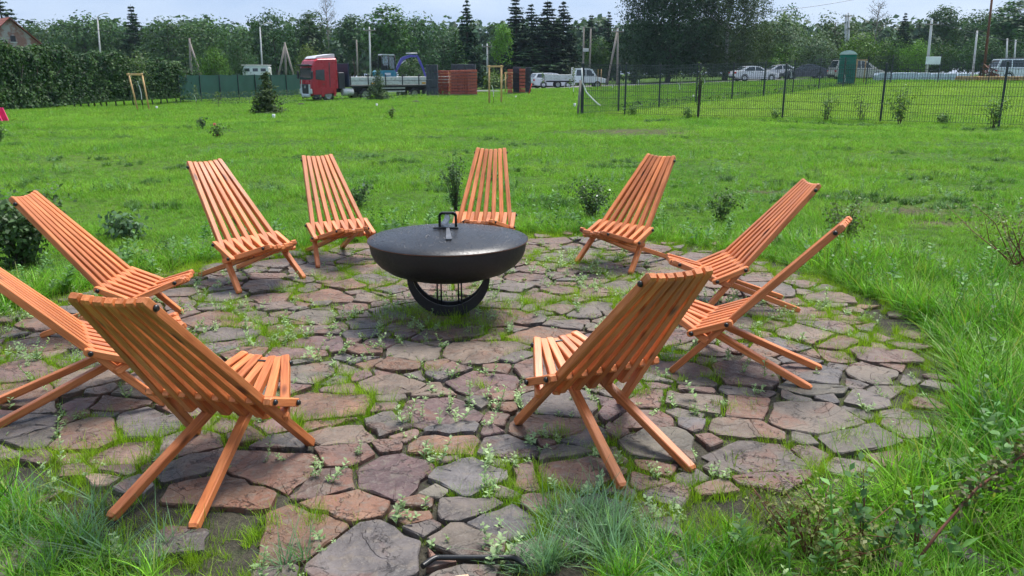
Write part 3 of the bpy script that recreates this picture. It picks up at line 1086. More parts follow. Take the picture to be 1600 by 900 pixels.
keep = grng.random(len(X)) > bare(X, Y) * .97
x, y = X[keep], Y[keep]
s = (.75 + .5 * patchy(x, y, .5)) * np.interp(y, [28, 75], [.95, 1.5])
scatter('far_lawn_grass', np.column_stack([x, y, terrain(x, y) - .012]), s, c_far, 3, 'far green lawn grass reaching to the fence and truck', 'grass', grng)

# blue-green clumps at the near edge of the paving
pts, sc = [], []
for (u, v, r_, n_) in ((900, 845, .16, 26), (960, 870, .14, 22), (850, 880, .10, 12), (60, 820, .22, 16), (120, 860, .2, 16), (230, 880, .14, 8), (1010, 890, .2, 14), (470, 895, .05, 3)):
    c = gpix(u, v)
    for _ in range(n_):
        a, q = grng.uniform(0, 6.283), r_ * math.sqrt(grng.random())
        pts.append((c.x + q * math.cos(a), c.y + q * math.sin(a), -.02)); sc.append(grng.uniform(.3, .6))
scatter('blue_green_grass', np.array(pts), np.array(sc), c_blue, 3, 'blue-green tussock grass at the front edge of the paving', 'grass', grng, .3)

# fine grass and seedlings in the joints between the stones
pts, sc, wp = [], [], []
for poly in cells:
    n = len(poly); c = poly.mean(0)
    rimc = float(np.clip(1 - edge_dist(c[0], c[1], EDGE) / .55, 0, 1))
    for i in range(n):
        a, b = poly[i], poly[(i + 1) % n]
        Ln = np.linalg.norm(b - a)
        k = grng.poisson(Ln * 62)
        for _ in range(k):
            t = grng.random()
            p = a + (b - a) * t
            p = c + (p - c) * (1 + .012 / max(np.linalg.norm(p - c), .05)) + grng.normal(0, .009, 2)
            far = np.interp(p[1], [2.5, 5, 7.5], [.0, .12, .22])
            rim = rimc
            m = patchy(p[0] * 1.0, p[1], 2.6, .7) + far + .45 * rim + .14 * math.sin(p[0] * 9 + p[1] * 7)
            if m > .59 + .25 * grng.random():
                pts.append((p[0], p[1], -.035)); sc.append(grng.uniform(.4, .85) * (.7 + .6 * min(m, 1.1)))
            elif grng.random() < .09:
                pts.append((p[0], p[1], -.035)); sc.append(grng.uniform(.35, .7))
        if grng.random() < min(.95, Ln * 2.6) * (.05 + 1.5 * patchy(a[0], a[1], 1.7, 2.0) ** 2):
            t = grng.random(); p = a + (b - a) * t
            wp.append((p[0], p[1], -.03))
            if grng.random() < .45: wp.append((p[0] + grng.normal(0, .04), p[1] + grng.normal(0, .04), -.03))
for _ in range(260):      # thicker growth round the stand and the rim
    a, q = grng.uniform(0, 6.283), abs(grng.normal(.30, .12))
    pts.append((PIT[0] + q * math.cos(a) * 1.1, PIT[1] + q * math.sin(a) * .8 - .02, -.03)); sc.append(grng.uniform(.5, 1.3))
for (u, v, rx, ry, n_) in ((500, 440, .28, .10, 90), (545, 452, .12, .06, 30), (640, 490, .2, .1, 80), (600, 470, .15, .08, 50), (830, 478, .22, .1, 70), (560, 590, .12, .08, 40), (745, 610, .10, .05, 30), (400, 830, .10, .16, 60),
                            (490, 825, .09, .16, 60), (150, 660, .22, .06, 50), (60, 715, .25, .08, 80), (870, 690, .12, .07, 50), (1060, 545, .16, .12, 60), (1240, 540, .2, .15, 80), (380, 500, .25, .08, 60), (300, 690, .2, .06, 50),
                            (960, 500, .2, .1, 60), (1150, 640, .16, .1, 60), (1320, 560, .25, .2, 120), (1330, 690, .2, .15, 120), (680, 590, .12, .06, 30), (1000, 620, .15, .08, 50), (300, 420, .3, .1, 60), (880, 420, .3, .12, 70), (1110, 440, .2, .1, 40)):
    g = gpix(u, v)
    for _ in range(n_ // 3):
        pts.append((g.x + grng.normal(0, rx * .32), g.y + grng.normal(0, ry * .32), -.03)); sc.append(grng.uniform(.5, 1.1))
for (u, v, n_) in ((30, 500, 14), (45, 555, 14), (150, 560, 8), (320, 590, 10), (1060, 640, 8), (720, 660, 6), (480, 740, 6), (860, 640, 8), (700, 470, 12), (560, 540, 10), (940, 460, 8), (1180, 600, 6)):
    g = gpix(u, v)
    for _ in range(n_): wp.append((g.x + grng.normal(0, .12), g.y + grng.normal(0, .10), -.02))
rimpts = []
for _ in range(1300):
    i = grng.integers(len(EDGE)); p = EDGE[i] + (EDGE[(i + 1) % len(EDGE)] - EDGE[i]) * grng.random()
    q = p + (pc - p) / np.linalg.norm(pc - p) * abs(grng.normal(0, .16))
    if patchy(q[0], q[1], 2.2, .3) > .35: pts.append((q[0], q[1], -.03)); sc.append(grng.uniform(.5, 1.1))
scatter('joint_grass', np.array(pts), np.array(sc), c_joint, 4, 'fine yellow-green grass sprouting in the joints of the paving', 'grass', grng)

def weed_arrays(rng, h, nl, ls):
    V, F = [], []
    def leaf(p, d, L, w, up):
        d = np.array([*d, up]); d = d / np.linalg.norm(d)
        sd = np.cross(d, [0, 0, 1]); sd = sd / (np.linalg.norm(sd) + 1e-9)
        b0 = len(V)
        for t, ww, dz in ((0, .12, 0), (.45, 1, .06), (1, .08, -.08)):
            q = p + d * L * t + np.array([0, 0, dz * L])
            V.append(q - sd * w * ww); V.append(q + sd * w * ww)
        F.append((b0, b0 + 1, b0 + 3, b0 + 2)); F.append((b0 + 2, b0 + 3, b0 + 5, b0 + 4))
    b0 = len(V)
    lean = rng.normal(0, .25, 2)
    for t in (0, 1):
        V.append((lean[0] * h * t - .002, lean[1] * h * t, h * t)); V.append((lean[0] * h * t + .002, lean[1] * h * t, h * t))
    F.append((b0, b0 + 1, b0 + 3, b0 + 2))
    for k in range(nl):
        t = .25 + .75 * k / max(nl - 1, 1)
        a = k * 2.4 + rng.uniform(-.3, .3)
        L = ls * rng.uniform(.7, 1.2) * (1.15 - .5 * t)
        leaf(np.array([lean[0] * h * t, lean[1] * h * t, h * t]), (math.cos(a), math.sin(a)), L, L * .3, rng.uniform(.1, .9))
    return V, F
c_weed = bpy.data.collections.new('weed_sprigs')
for k, (h, nl, ls) in enumerate(((.05, 7, .03), (.09, 10, .034), (.13, 14, .036), (.04, 6, .026), (.07, 9, .03))):
    V, F = weed_arrays(np.random.default_rng(60 + k), h, nl, ls)
    me = np_mesh('weed_sprig', V, F); me.materials.append(M['weed'])
    c_weed.objects.link(bpy.data.objects.new('weed_sprig_%d' % k, me))
for _ in range(60):
    a, q = grng.uniform(0, 6.283), grng.uniform(.22, .7)
    wp.append((PIT[0] + q * math.cos(a), PIT[1] + q * math.sin(a) * .8, -.03))
wp = np.array(wp)
wp = np.repeat(wp, 2, 0) + np.column_stack([grng.normal(0, .012, (len(wp) * 2, 2)), np.zeros(len(wp) * 2)])
scatter('joint_weeds', wp, grng.uniform(.45, 1.05, len(wp)), c_weed, 5, 'small pale green leafy weeds sprouting between the paving stones', 'weeds', grng, .2)

# broad-leaved weeds among the long grass and in the lawn
k = grng.choice(np.flatnonzero((lx > -.2) | (ly > 4)), 420)
q = np.column_stack([lx[k], ly[k], np.full(420, .0)]) + grng.normal(0, .02, (420, 3)) * np.array([1, 1, 0])
c_dock = bpy.data.collections.new('dock_sprigs')
M['dock'] = leafmat('dock_leaves', (.085, .20, .05), (.15, .29, .08), .4, 2.0, .3, .5, .25)
for kk, (h, nl, ls) in enumerate(((.10, 9, .06), (.16, 14, .05), (.22, 18, .045))):
    V, F = weed_arrays(np.random.default_rng(160 + kk), h, nl, ls)
    me = np_mesh('dock_sprig', V, F); me.materials.append(M['dock'])
    c_dock.objects.link(bpy.data.objects.new('dock_sprig_%d' % kk, me))
cl = [gpix(grng.uniform(20, 1580), grng.uniform(225, 345)) for _ in range(90)]
q2 = np.array([(g.x + grng.normal(0, .22), g.y + grng.normal(0, .22), tz(g.x, g.y)) for g in cl for _ in range(9)])
q2 = q2[~inside(q2[:, 0], q2[:, 1], EDGE)]
q = np.vstack([q, q2])
scatter('lawn_weeds', q, np.r_[grng.uniform(.7, 1.5, 420), grng.uniform(.5, .95, len(q2))], c_dock, 3, 'broad-leaved weeds among the grass around the paving', 'weeds', grng, .25)

# low darker weeds and clover running along the old ruts in the lawn
pts, sc = [], []
for line in ([(0, 214), (120, 207), (260, 202), (400, 194), (520, 187), (700, 182), (800, 179)], [(1000, 190), (1100, 187), (1250, 192), (1400, 199), (1600, 206)],
             [(150, 205), (260, 206)], [(30, 150), (60, 165)], [(560, 172), (690, 163), (780, 158)]):
    g = [gpix(*q) for q in line]
    for a, b in zip(g[:-1], g[1:]):
        n = int((b - a).length * 9)
        for _ in range(n):
            t = grng.random(); p = a + (b - a) * t
            xx, yy = p.x + grng.normal(0, .12), p.y + grng.normal(0, .14)
            pts.append((xx, yy, tz(xx, yy) - .01)); sc.append(grng.uniform(.35, .75))
for _ in range(70):       # scattered coarse clumps
    p = gpix(grng.uniform(20, 1580), grng.uniform(215, 330))
    if inside(p.x, p.y, EDGE): continue
    for _ in range(12):
        xx, yy = p.x + grng.normal(0, .16), p.y + grng.normal(0, .16)
        pts.append((xx, yy, tz(xx, yy) - .01)); sc.append(grng.uniform(.25, .55))
M['rut'] = leafmat('rut_weed_blades', (.050, .125, .030), (.085, .18, .040), .4, 1.1, .2, .5, .2)
c_rut = tuft_collection('rut_tuft', [(30, .10, .22, .016, .10, .6, .6, 2), (26, .10, .20, .018, .10, .7, .7, 2)], M['rut'])
scatter('rut_weeds', np.array(pts), np.array(sc), c_rut, 2, 'darker coarse weeds along old ruts in the lawn', 'weeds', grng)

# ------------------------------------------------------------------ foliage builders
def leaf_cloud(P, N, size, rng, aspect=.55, jitter=.6):
    """one folded leaf (2 quads) per point: P positions, N outward directions, size per leaf"""
    n = len(P)
    N = N + rng.normal(0, jitter, (n, 3)); N /= np.linalg.norm(N, axis=1, keepdims=True) + 1e-9
    ax = rng.normal(0, 1, (n, 3)); ax -= N * np.sum(ax * N, 1, keepdims=True)
    ax /= np.linalg.norm(ax, axis=1, keepdims=True) + 1e-9
    sd = np.cross(N, ax)
    s = np.asarray(size).reshape(-1, 1) * np.ones((n, 1))
    w = s * aspect * .5
    v = np.empty((n, 6, 3))
    v[:, 0] = P - ax * s * .5
    v[:, 1] = P + sd * w + N * w * .35
    v[:, 2] = P + ax * s * .5
    v[:, 3] = P - sd * w + N * w * .35
    f = np.arange(n)[:, None] * 4 + np.array([[0, 1, 2, 3]])
    return v[:, :4].reshape(-1, 3), f

def join_np(parts):
    V, F, b = [], [], 0
    for v, f in parts:
        V.append(v); F.append(f + b); b += len(v)
    return np.vstack(V), np.vstack(F)

def bush(name, loc, h, w, nst, nleaf, lsize, color, label, cat='shrub', group=None, seed=0, stemcol=None, spread=1.0, droop=0.0, flowers=None):
    rng = np.random.default_rng(900 + seed)
    root = empty(name, loc, 0, label, cat, group)
    st = MB(); P, N = [], []
    per = max(1, nleaf // nst)
    for k in range(nst):
        a = rng.uniform(0, 6.283); r = w * .5 * rng.uniform(.15, 1) * spread
        tip = np.array([r * math.cos(a), r * math.sin(a), h * rng.uniform(.55, 1) - droop * r])
        mid = tip * .5 + np.array([0, 0, h * .12]) + rng.normal(0, w * .04, 3)
        base = np.array([rng.normal(0, w * .04), rng.normal(0, w * .04), -.02])
        pl = [base, base * .5 + mid * .5, mid, mid * .5 + tip * .5, tip]
        st.tube(pl, [h * .006 + .0015, h * .0055 + .0012, h * .0045 + .001, h * .003 + .0008, .0008], 5)
        t = rng.uniform(.10, 1, per) ** .8
        q = np.array([np.interp(t, [0, .25, .5, .75, 1], [p[c] for p in pl]) for c in range(3)]).T
        q += rng.normal(0, w * .05 + lsize * .4, q.shape)
        q[:, 2] = np.maximum(q[:, 2], .01)
        P.append(q); N.append(q - np.array([0, 0, h * .35]))
    P, N = np.vstack(P), np.vstack(N)
    N = N / (np.linalg.norm(N, axis=1, keepdims=True) + 1e-9) + np.array([0, 0, .5])
    v, f = leaf_cloud(P, N, lsize * rng.uniform(.6, 1.3, len(P)), rng, .6, .7)
    st.build('stem', M['bark'] if stemcol is None else stemcol, root)
    link('foliage', np_mesh('foliage', v, f), M['shrub'], root, color=color)
    if flowers:
        col, nf, fs = flowers
        k = rng.choice(len(P), nf)
        v, f = leaf_cloud(P[k] + np.array([0, 0, .02]), N[k], np.full(nf, fs), rng, .9, .8)
        link('flower', np_mesh('flower', v, f), M['plain'], root, color=col)
    return root

# shrubs planted around the paving and in the lawn
G = lambda u, v: gpix(u, v)
DG, MG, GG = (.078, .148, .048), (.090, .165, .044), (.095, .135, .055)
M['rstem'] = pmat('reddish_stem', (.16, .055, .03), .7, .25, 20)
bush('rose_bush', G(35, 415), .62, 1.05, 26, 2600, .05, DG, 'dark dense shrub at the left edge behind the leftmost profile chair', seed=1)
bush('rose_bush', G(713, 335), .72, .36, 12, 900, .034, DG, 'tall slim dark rose bush left of the chair behind the fire bowl', seed=2)
bush('rose_bush', G(562, 322), .30, .40, 9, 460, .036, DG, 'low dark bush behind the chair left of the fire bowl', seed=3, flowers=((.8, .8, .78), 4, .05))
bush('rose_bush', G(922, 340), .40, .55, 16, 1000, .034, DG, 'round dark bush left of the chair right of the fire bowl', seed=4, flowers=((.75, .78, .6), 14, .03))
bush('rose_bush', G(1126, 345), .36, .42, 10, 420, .04, MG, 'small thin bush between the two right-hand chairs', seed=5)
bush('rose_bush', G(1320, 392), .52, .62, 10, 900, .030, (.10, .145, .045), 'loose bush with upright shoots behind the edge-on chair', seed=6, stemcol=M['rstem'])
bush('rose_bush', G(1590, 428), .62, 1.5, 16, 1100, .028, (.13, .165, .06), 'sprawling reddish-stemmed bush at the right edge of the lawn', seed=7, stemcol=M['rstem'], droop=.1)
bush('rose_bush', G(200, 372), .20, .55, 14, 500, .06, (.09, .16, .075), 'low pale leafed weed patch behind the left profile chair', seed=8)
bush('lawn_sapling', G(613, 187), .42, .32, 6, 160, .07, GG, 'tiny young shrub alone in the lawn beyond the left chairs', seed=9)
bush('rose_bush', G(340, 216), .34, .62, 9, 200, .06, (.07, .12, .03), 'low lawn rose with a red bloom at upper left', seed=10, flowers=((.35, .03, .03), 3, .10))
bush('lawn_sapling', G(317, 202), .36, .32, 6, 180, .06, (.06, .10, .06), 'small grey-green shrub just left of the red lawn rose', seed=11)
bush('rose_bush', G(1, 223), .45, .4, 7, 240, .06, MG, 'small bush cut by the left edge in the lawn', seed=12)
bush('rose_bush', G(770, 282), .12, .3, 5, 80, .05, DG, 'tiny weed right of the tall slim rose bush', seed=13)

# rambling rose in the near right corner
bush('rambling_rose', gpix(1270, 885), .26, .62, 24, 1300, .018, (.15, .17, .045), 'bronze-leaved rose shoots low in the near right grass', seed=20, stemcol=M['rstem'])
for k, (u, v, h, lab) in enumerate(((1430, 880, .42, 'upright rose shoot with round green leaves in near right grass'), (1345, 900, .44, 'slim rose shoot left of the round-leaved one in near right grass'), (1375, 905, .24, 'short pale-leaved rose shoot at the bottom right edge'))):
    g = gpix(u, min(v, 890)); 
    bush('rose_shoot', (g.x, g.y, -.01), h, .12, 2, 70, .034, (.10, .20, .06), lab, seed=30 + k, stemcol=M['rstem'])
cane = empty('rose_cane', gpix(1400, 890), 0, 'long arching reddish rose cane leaning across the near right grass', 'rose')
p0 = Vector(cane.location)
pl = [Vector((0, -.08, .02)), Vector((.12, -.02, .14)), Vector((.26, .05, .25)), Vector((.42, .10, .34)), Vector((.56, .15, .40)), Vector((.72, .22, .42))]
MB().tube(pl, [.006, .0055, .005, .0045, .004, .002], 6).build('cane', M['rstem'], cane)
rng_ = np.random.default_rng(5)
t = rng_.uniform(.3, 1, 420)
q = np.array([np.interp(t, np.linspace(0, 1, 6), [p[c] for p in pl]) for c in range(3)]).T + rng_.normal(0, .028, (420, 3))
v, f = leaf_cloud(q, np.tile([0, 0, 1.], (420, 1)), rng_.uniform(.018, .034, 420), rng_, .6, .8)
link('foliage', np_mesh('foliage', v, f), M['shrub'], cane, color=(.12, .13, .045))

# black corrugated hose and wood offcuts at the front edge
hs = MB()
pts = [gpix(u, v) + Vector((0, 0, .02)) for u, v in ((680, 907), (692, 899), (714, 892), (740, 889), (768, 890), (790, 895), (806, 903))]
pts = [pts[0] + Vector((-.035, -.05, 0))] + pts + [pts[-1] + Vector((.035, -.05, 0))]
for _ in range(3):             # round off the bends
    q_ = [pts[0]]
    for a, b in zip(pts[:-1], pts[1:]): q_ += [a * .75 + b * .25, a * .25 + b * .75]
    pts = q_ + [pts[-1]]
cur, rad = [], []
for a, b in zip(pts[:-1], pts[1:]):
    for s in range(2):
        cur.append(a + (b - a) * s / 2); rad.append(.0085 + (.002 if s % 2 == 0 else 0))
hs.tube(cur, rad, 10)
tag(hs.build('corrugated_hose', M['cap']), 'black corrugated hose curving through grass at the bottom edge', 'hose')
for (u, v, rz, d, lab) in ((722, 911, .3, (.05, .03, .016), 'pale wood offcut lying beside the black hose'), (504, 908, .1, (.05, .022, .012), 'small pale wood offcut at the bottom edge left of the hose')):
    g = gpix(u, v)
    o = MB().box((0, 0, 0), d, bev=.002).build('wood_offcut', M['scrap'], None, (g.x, g.y - .012, .005 + d[2] / 2))
    o.rotation_euler = (0, .03, rz)
    tag(o, lab, 'wood scrap')
# ------------------------------------------------------------------ trees
def limb_tree(h, r0, rng, nl=7, h0=.25, spread=.3):
    st = MB()
    lean = rng.normal(0, .02, 2)
    pl = [(lean[0] * h * t + .05 * math.sin(3 * t + lean[0] * 50), lean[1] * h * t, h * t) for t in np.linspace(0, .88, 7)]
    st.tube(pl, [r0 * (1.25 if k == 0 else 1 - .82 * k / 6) for k in range(7)], 7)
    tips = []
    for k in range(nl):
        t = h0 + (.8 - h0) * k / nl
        a = k * 2.4 + rng.uniform(-.4, .4)
        b = np.array([np.interp(t, np.linspace(0, .88, 7), [p[c] for p in pl]) for c in range(3)])
        L = h * spread * rng.uniform(.7, 1.2) * (1.1 - .5 * t)
        m_ = b + np.array([math.cos(a) * L * .5, math.sin(a) * L * .5, L * .25])
        e = b + np.array([math.cos(a) * L, math.sin(a) * L, L * .62])
        st.tube([b, m_, e], [r0 * .34, r0 * .22, r0 * .06], 5)
        tips.append(e)
    return st, tips

def crown_points(h, w, base, ncl, per, rng, shape='round', clump=.16):
    """leaf positions gathered in clumps through an uneven crown"""
    P, N = [], []
    lobes = [(rng.uniform(-.22, .22) * w, rng.uniform(-.22, .22) * w, h * (base + (1 - base) * rng.uniform(.25, .8)), rng.uniform(.26, .42)) for _ in range(7)]
    lobes.append((0, 0, h * (base + (1 - base) * .76), .34))
    k = 0
    while k < ncl:
        lx, ly, lz, lr = lobes[rng.integers(len(lobes))]
        d = rng.normal(0, 1, 3); d /= np.linalg.norm(d)
        rr = rng.uniform(.55, 1.0) ** .5 * lr
        c = np.array([lx + d[0] * rr * w, ly + d[1] * rr * w, lz + d[2] * rr * h * (1 - base) * .75])
        if shape == 'tall': c[:2] *= .8
        if c[2] < h * base * .7 or c[2] > h: continue
        k += 1
        q = rng.normal(0, clump * w * .45, (per, 3)) * np.array([1, 1, .75])
        if shape == 'weep': q[:, 2] = -np.abs(q[:, 2]) * 2.6 + .3
        P.append(c + q)
        N.append(np.tile(d * .7 + np.array([0, 0, .45]), (per, 1)) + q / (clump * w * .45) * .5)
    return np.vstack(P), np.vstack(N)

def make_broadleaf(name, h, w, base, seed, ncl=150, per=16, ls=.30, shape='round', trunk=.16):
    rng = np.random.default_rng(seed)
    root = empty(name)
    st, tips = limb_tree(h, trunk, rng, 8, max(base, .15), .30)
    st.build('trunk', M['bark'], root)
    P, N = crown_points(h, w, base, ncl, per, rng, shape)
    v, f = leaf_cloud(P, N, ls * rng.uniform(.6, 1.4, len(P)), rng, .75, .34)
    link('crown', np_mesh('crown', v, f), M['leaf'], root, color=(.05, .09, .03))
    return root

def make_spruce(name, h, w, seed, base=.06, dens=1.0, ls=.44):
    rng = np.random.default_rng(seed)
    root = empty(name)
    MB().tube([(0, 0, 0), (0, 0, h * .5), (0, 0, h * .99)], [h * .016, h * .010, .01], 7).build('trunk', M['bark'], root)
    P, N = [], []
    t = base
    while t < .985:
        rad = w * .5 * (1 - t) ** .85 * rng.uniform(.8, 1.12) + .06
        nb = max(6, int(13 * (1 - t) + 7))
        for k in range(nb):
            a = rng.uniform(0, 6.283)
            L = rad * (rng.uniform(.65, 1.15) if h > 5 else rng.uniform(.3, 1.5))
            n = max(6, int(L * 18 * dens))
            s = np.sqrt(rng.uniform(.02, 1, n))
            droop = -.28 * s * L + .22 * s ** 3 * L
            q = np.column_stack([np.cos(a) * s * L, np.sin(a) * s * L, h * t + droop]) + rng.normal(0, .05 + .07 * L, (n, 3)) * np.array([1, 1, .45])
            P.append(q)
            N.append(np.column_stack([np.cos(a) * np.ones(n) * .6, np.sin(a) * np.ones(n) * .6, np.ones(n) * .9]))
        t += max(.42, .035 * h) / h * rng.uniform(.7, 1.2) if h > 5 else .055
    P, N = np.vstack(P), np.vstack(N)
    v, f = leaf_cloud(P, N, ls * rng.uniform(.6, 1.35, len(P)), rng, .42, .5)
    link('crown', np_mesh('crown', v, f), M['needle'], root, color=(.02, .04, .02))
    return root

def make_bare(name, h, seed):
    rng = np.random.default_rng(seed)
    root = empty(name)
    st = MB()
    st.tube([(0, 0, 0), (.1, 0, h * .5), (0, 0, h)], [.13, .08, .015], 6)
    tw = []
    for k in range(34):
        t = rng.uniform(.45, .97); a = rng.uniform(0, 6.283); L = h * .2 * (1.25 - t) * rng.uniform(.7, 1.3)
        e = (math.cos(a) * L, math.sin(a) * L, h * t + L * 1.1)
        st.tube([(0, 0, h * t), (e[0] * .5, e[1] * .5, h * t + L * .5), e], [.035, .024, .008], 4)
        for _ in range(4):
            s = rng.uniform(.4, 1); b = [e[0] * s, e[1] * s, h * t + L * 1.1 * s]
            tw.append(b)
            st.tube([b, (b[0] + rng.normal(0, .3), b[1] + rng.normal(0, .3), b[2] + rng.uniform(.2, .6))], [.016, .006], 4)
    st.build('trunk', M['greywood'], root)
    q = np.array(tw); q = np.repeat(q, 3, 0) + rng.normal(0, .25, (len(q) * 3, 3))
    v, f = leaf_cloud(q, np.tile([0, 0, 1.], (len(q), 1)), rng.uniform(.08, .2, len(q)), rng, .6, .9)
    link('crown', np_mesh('crown', v, f), M['leaf'], root, color=(.07, .10, .06))
    return root

# kinds: built once at unit-like sizes, then copied and scaled
KIND = {
    'round1': make_broadleaf('broadleaf_tree', 10, 7.5, .14, 1, 190, 17, .36),
    'round2': make_broadleaf('broadleaf_tree', 10, 7.0, .12, 2, 180, 17, .36),
    'round3': make_broadleaf('broadleaf_tree', 10, 8.5, .10, 3, 210, 17, .36),
    'tall1': make_broadleaf('broadleaf_tree', 12, 6.0, .16, 4, 190, 16, .36, 'tall'),
    'tall2': make_broadleaf('broadleaf_tree', 12, 6.5, .22, 5, 160, 16, .36, 'tall'),
    'low1': make_broadleaf('willow_bush', 6, 6.5, .04, 6, 230, 20, .24),
    'low2': make_broadleaf('willow_bush', 6, 6.0, .04, 7, 230, 20, .22),
    'spruce1': make_spruce('spruce_tree', 12, 5.2, 8),
    'spruce2': make_spruce('spruce_tree', 12, 4.4, 9),
    'spruce3': make_spruce('spruce_tree', 10, 5.5, 10, .02, 1.3, .30),
    'bare': make_bare('bare_tree', 13, 11),
}
USED = {}
FOLK = dict(far=(.048, .100, .036), mid=(.058, .122, .034), dark=(.030, .068, .028), pale=(.100, .155, .075), grey=(.110, .165, .082), bright=(.100, .205, .030), spruce=(.022, .055, .026), sprbright=(.042, .095, .028))
def tree(kind, u, top, Y, w_px, tone, label, cat='tree', group='trees behind the lawn', rz=None):
    src = KIND[kind]
    o = copy_tree(src) if USED.get(kind) else src
    USED[kind] = True
    g = gnd(u, Y)
    base_h = {'low1': 6, 'low2': 6, 'spruce1': 12, 'spruce2': 12, 'spruce3': 10, 'bare': 13, 'tall1': 12, 'tall2': 12}.get(kind, 10)
    base_w = {'round1': 7.5, 'round2': 7, 'round3': 8.5, 'tall1': 5.6, 'tall2': 6, 'low1': 6.5, 'low2': 6, 'spruce1': 5.2, 'spruce2': 4.4, 'spruce3': 5.5, 'bare': 4}[kind]
    H = at(u, top, Y).z - g.z
    W = w_px / ppm(Y)
    sz = H / base_h; sx = W / base_w
    o.location = g
    o.scale = (sx, sx, sz)
    o.rotation_euler = (0, 0, random.uniform(0, 6.28) if rz is None else rz)
    c = FOLK[tone] if isinstance(tone, str) else tone
    k = random.uniform(.88, 1.14)
    for ch in o.children:
        if ch.name.startswith('crown'): ch.color = (c[0] * k * random.uniform(.92, 1.08), c[1] * k, c[2] * k * random.uniform(.92, 1.08), 1)
    return tag(o, label, cat, group)

tree('spruce3', 18, -14, 100, 120, 'dark', 'tall dark tree rising behind the brick house at far left')
tree('round2', 85, 34, 125, 72, 'pale', 'pale misty tree between the brick house and the left street lamp')
tree('round1', 140, 25, 108, 86, 'far', 'round dark tree crossed by the left street lamp')
tree('round2', 182, 33, 112, 64, 'far', 'rounded tree just right of the left street lamp')
tree('spruce2', 218, 5, 110, 62, 'dark', 'pointed dark conifer above the hedge, left of the leaning poles', cat='conifer')
tree('round3', 264, 31, 100, 96, 'far', 'broad rounded tree above the right half of the hedge')
tree('round1', 326, 30, 112, 82, 'far', 'dense tree behind the leaning pole at the hedge end')
tree('low1', 338, 78, 82, 50, 'bright', 'small light green tree just right of the hedge end', cat='tree')
tree('round2', 380, 40, 108, 78, 'far', 'rounded tree behind the white caravan')
tree('round3', 436, 20, 110, 84, 'far', 'tall full tree directly left of the truck cab, behind the tripod pole')
tree('tall1', 490, 18, 114, 70, 'far', 'tree rising directly behind the red truck cab')
tree('bare', 516, -8, 118, 44, 'far', 'thin bare-topped tree standing out above the truck cab')
tree('tall2', 556, 22, 112, 66, 'far', 'tree behind the front of the trailer, left of the excavator')
tree('tall1', 606, 8, 104, 80, 'mid', 'tall loose-crowned tree rising above the excavator')
tree('round1', 652, 26, 116, 78, 'far', 'dark tree behind the rear of the trailer')
tree('round2', 694, 40, 122, 70, 'far', 'lower dark tree left of the single tall spruce')
tree('low2', 640, 88, 86, 60, 'far', 'low bushy tree between the excavator arm and the red stacks')
tree('low1', 484, 75, 84, 44, (.14, .19, .05), 'yellow-green bush just above the truck cab', cat='bush')
tree('low2', 380, 72, 88, 44, 'far', 'dark rounded bush behind the white caravan', cat='bush')
tree('spruce1', 731, -3, 92, 62, 'spruce', 'single tall spruce with drooping tip above the red stacks', cat='conifer')
tree('spruce3', 713, 46, 80, 62, 'sprbright', 'greener conifer in front of the single tall spruce', cat='conifer')
tree('tall2', 784, 36, 80, 36, 'bright', 'slender light green tree left of the spruce cluster')
tree('spruce2', 806, -6, 97, 88, 'spruce', 'leftmost tall spruce of the dark cluster, nearest the slender green tree', cat='conifer')
tree('spruce1', 830, 4, 101, 76, 'spruce', 'second spruce of the dark cluster behind the parked wagon', cat='conifer')
tree('spruce2', 854, -2, 96, 96, 'spruce', 'third spruce of the dark cluster, thick and dark', cat='conifer')
tree('spruce1', 879, 0, 99, 80, 'spruce', 'rightmost spruce of the dark cluster, above the pickup bed', cat='conifer')
tree('spruce3', 832, 62, 95, 130, 'dark', 'broad low dark evergreen in front of the spruce cluster', cat='conifer')
tree('spruce2', 922, 20, 110, 50, 'dark', 'dark conifer between the spruce cluster and the big willow', cat='conifer')
tree('spruce1', 948, 16, 108, 46, 'dark', 'conifer touching the left side of the big willow', cat='conifer')
tree('round2', 936, 60, 94, 50, 'mid', 'small round tree behind the pickup cab')
tree('round2', 1226, 8, 128, 52, 'far', 'dark tree top above the grey willow right of the birch')
tree('low1', 1216, 28, 96, 92, 'grey', 'grey-green willow right of the weeping birch', cat='willow')
tree('low2', 1296, 22, 98, 104, 'grey', 'tall grey-green willow above the portable toilet', cat='willow')
tree('low1', 1270, 56, 90, 72, 'grey', 'lower grey willow left of the portable toilet', cat='willow')
tree('low2', 1226, 68, 93, 66, 'bright', 'bright green bush above the dark car', cat='bush')
tree('low1', 1338, 56, 90, 76, 'bright', 'bright green bushy tree just right of the toilet roof', cat='bush')
tree('low2', 1384, 56, 91, 60, 'mid', 'green bush two right of the portable toilet', cat='bush')
tree('low1', 1428, 66, 88, 48, 'bright', 'round light green bush left of the white board', cat='bush')
tree('low2', 1462, 64, 92, 54, 'mid', 'bush behind the leaning concrete pole and white board', cat='bush')
tree('bare', 1360, 4, 122, 50, 'far', 'bare twiggy tree top right of the twin concrete poles')
tree('spruce1', 1402, 18, 116, 46, 'spruce', 'pointed spruce between the willows and the far conifers', cat='conifer')
tree('tall2', 1464, 8, 120, 60, 'far', 'dark airy tree above the leaning concrete pole')
tree('spruce2', 1436, 30, 128, 44, 'dark', 'small dark conifer just right of the pointed spruce', cat='conifer')
tree('round3', 1510, 20, 124, 88, 'far', 'broad dark tree right of the leaning concrete pole')
tree('tall1', 1572, -2, 104, 96, 'far', 'tall dense tree at the right edge behind the rusty mast')
tree('low1', 1530, 60, 100, 80, 'far', 'dark low tree right of the middle concrete pole')
tree('low2', 1595, 50, 98, 60, 'far', 'low tree at the right edge behind the white minivan')
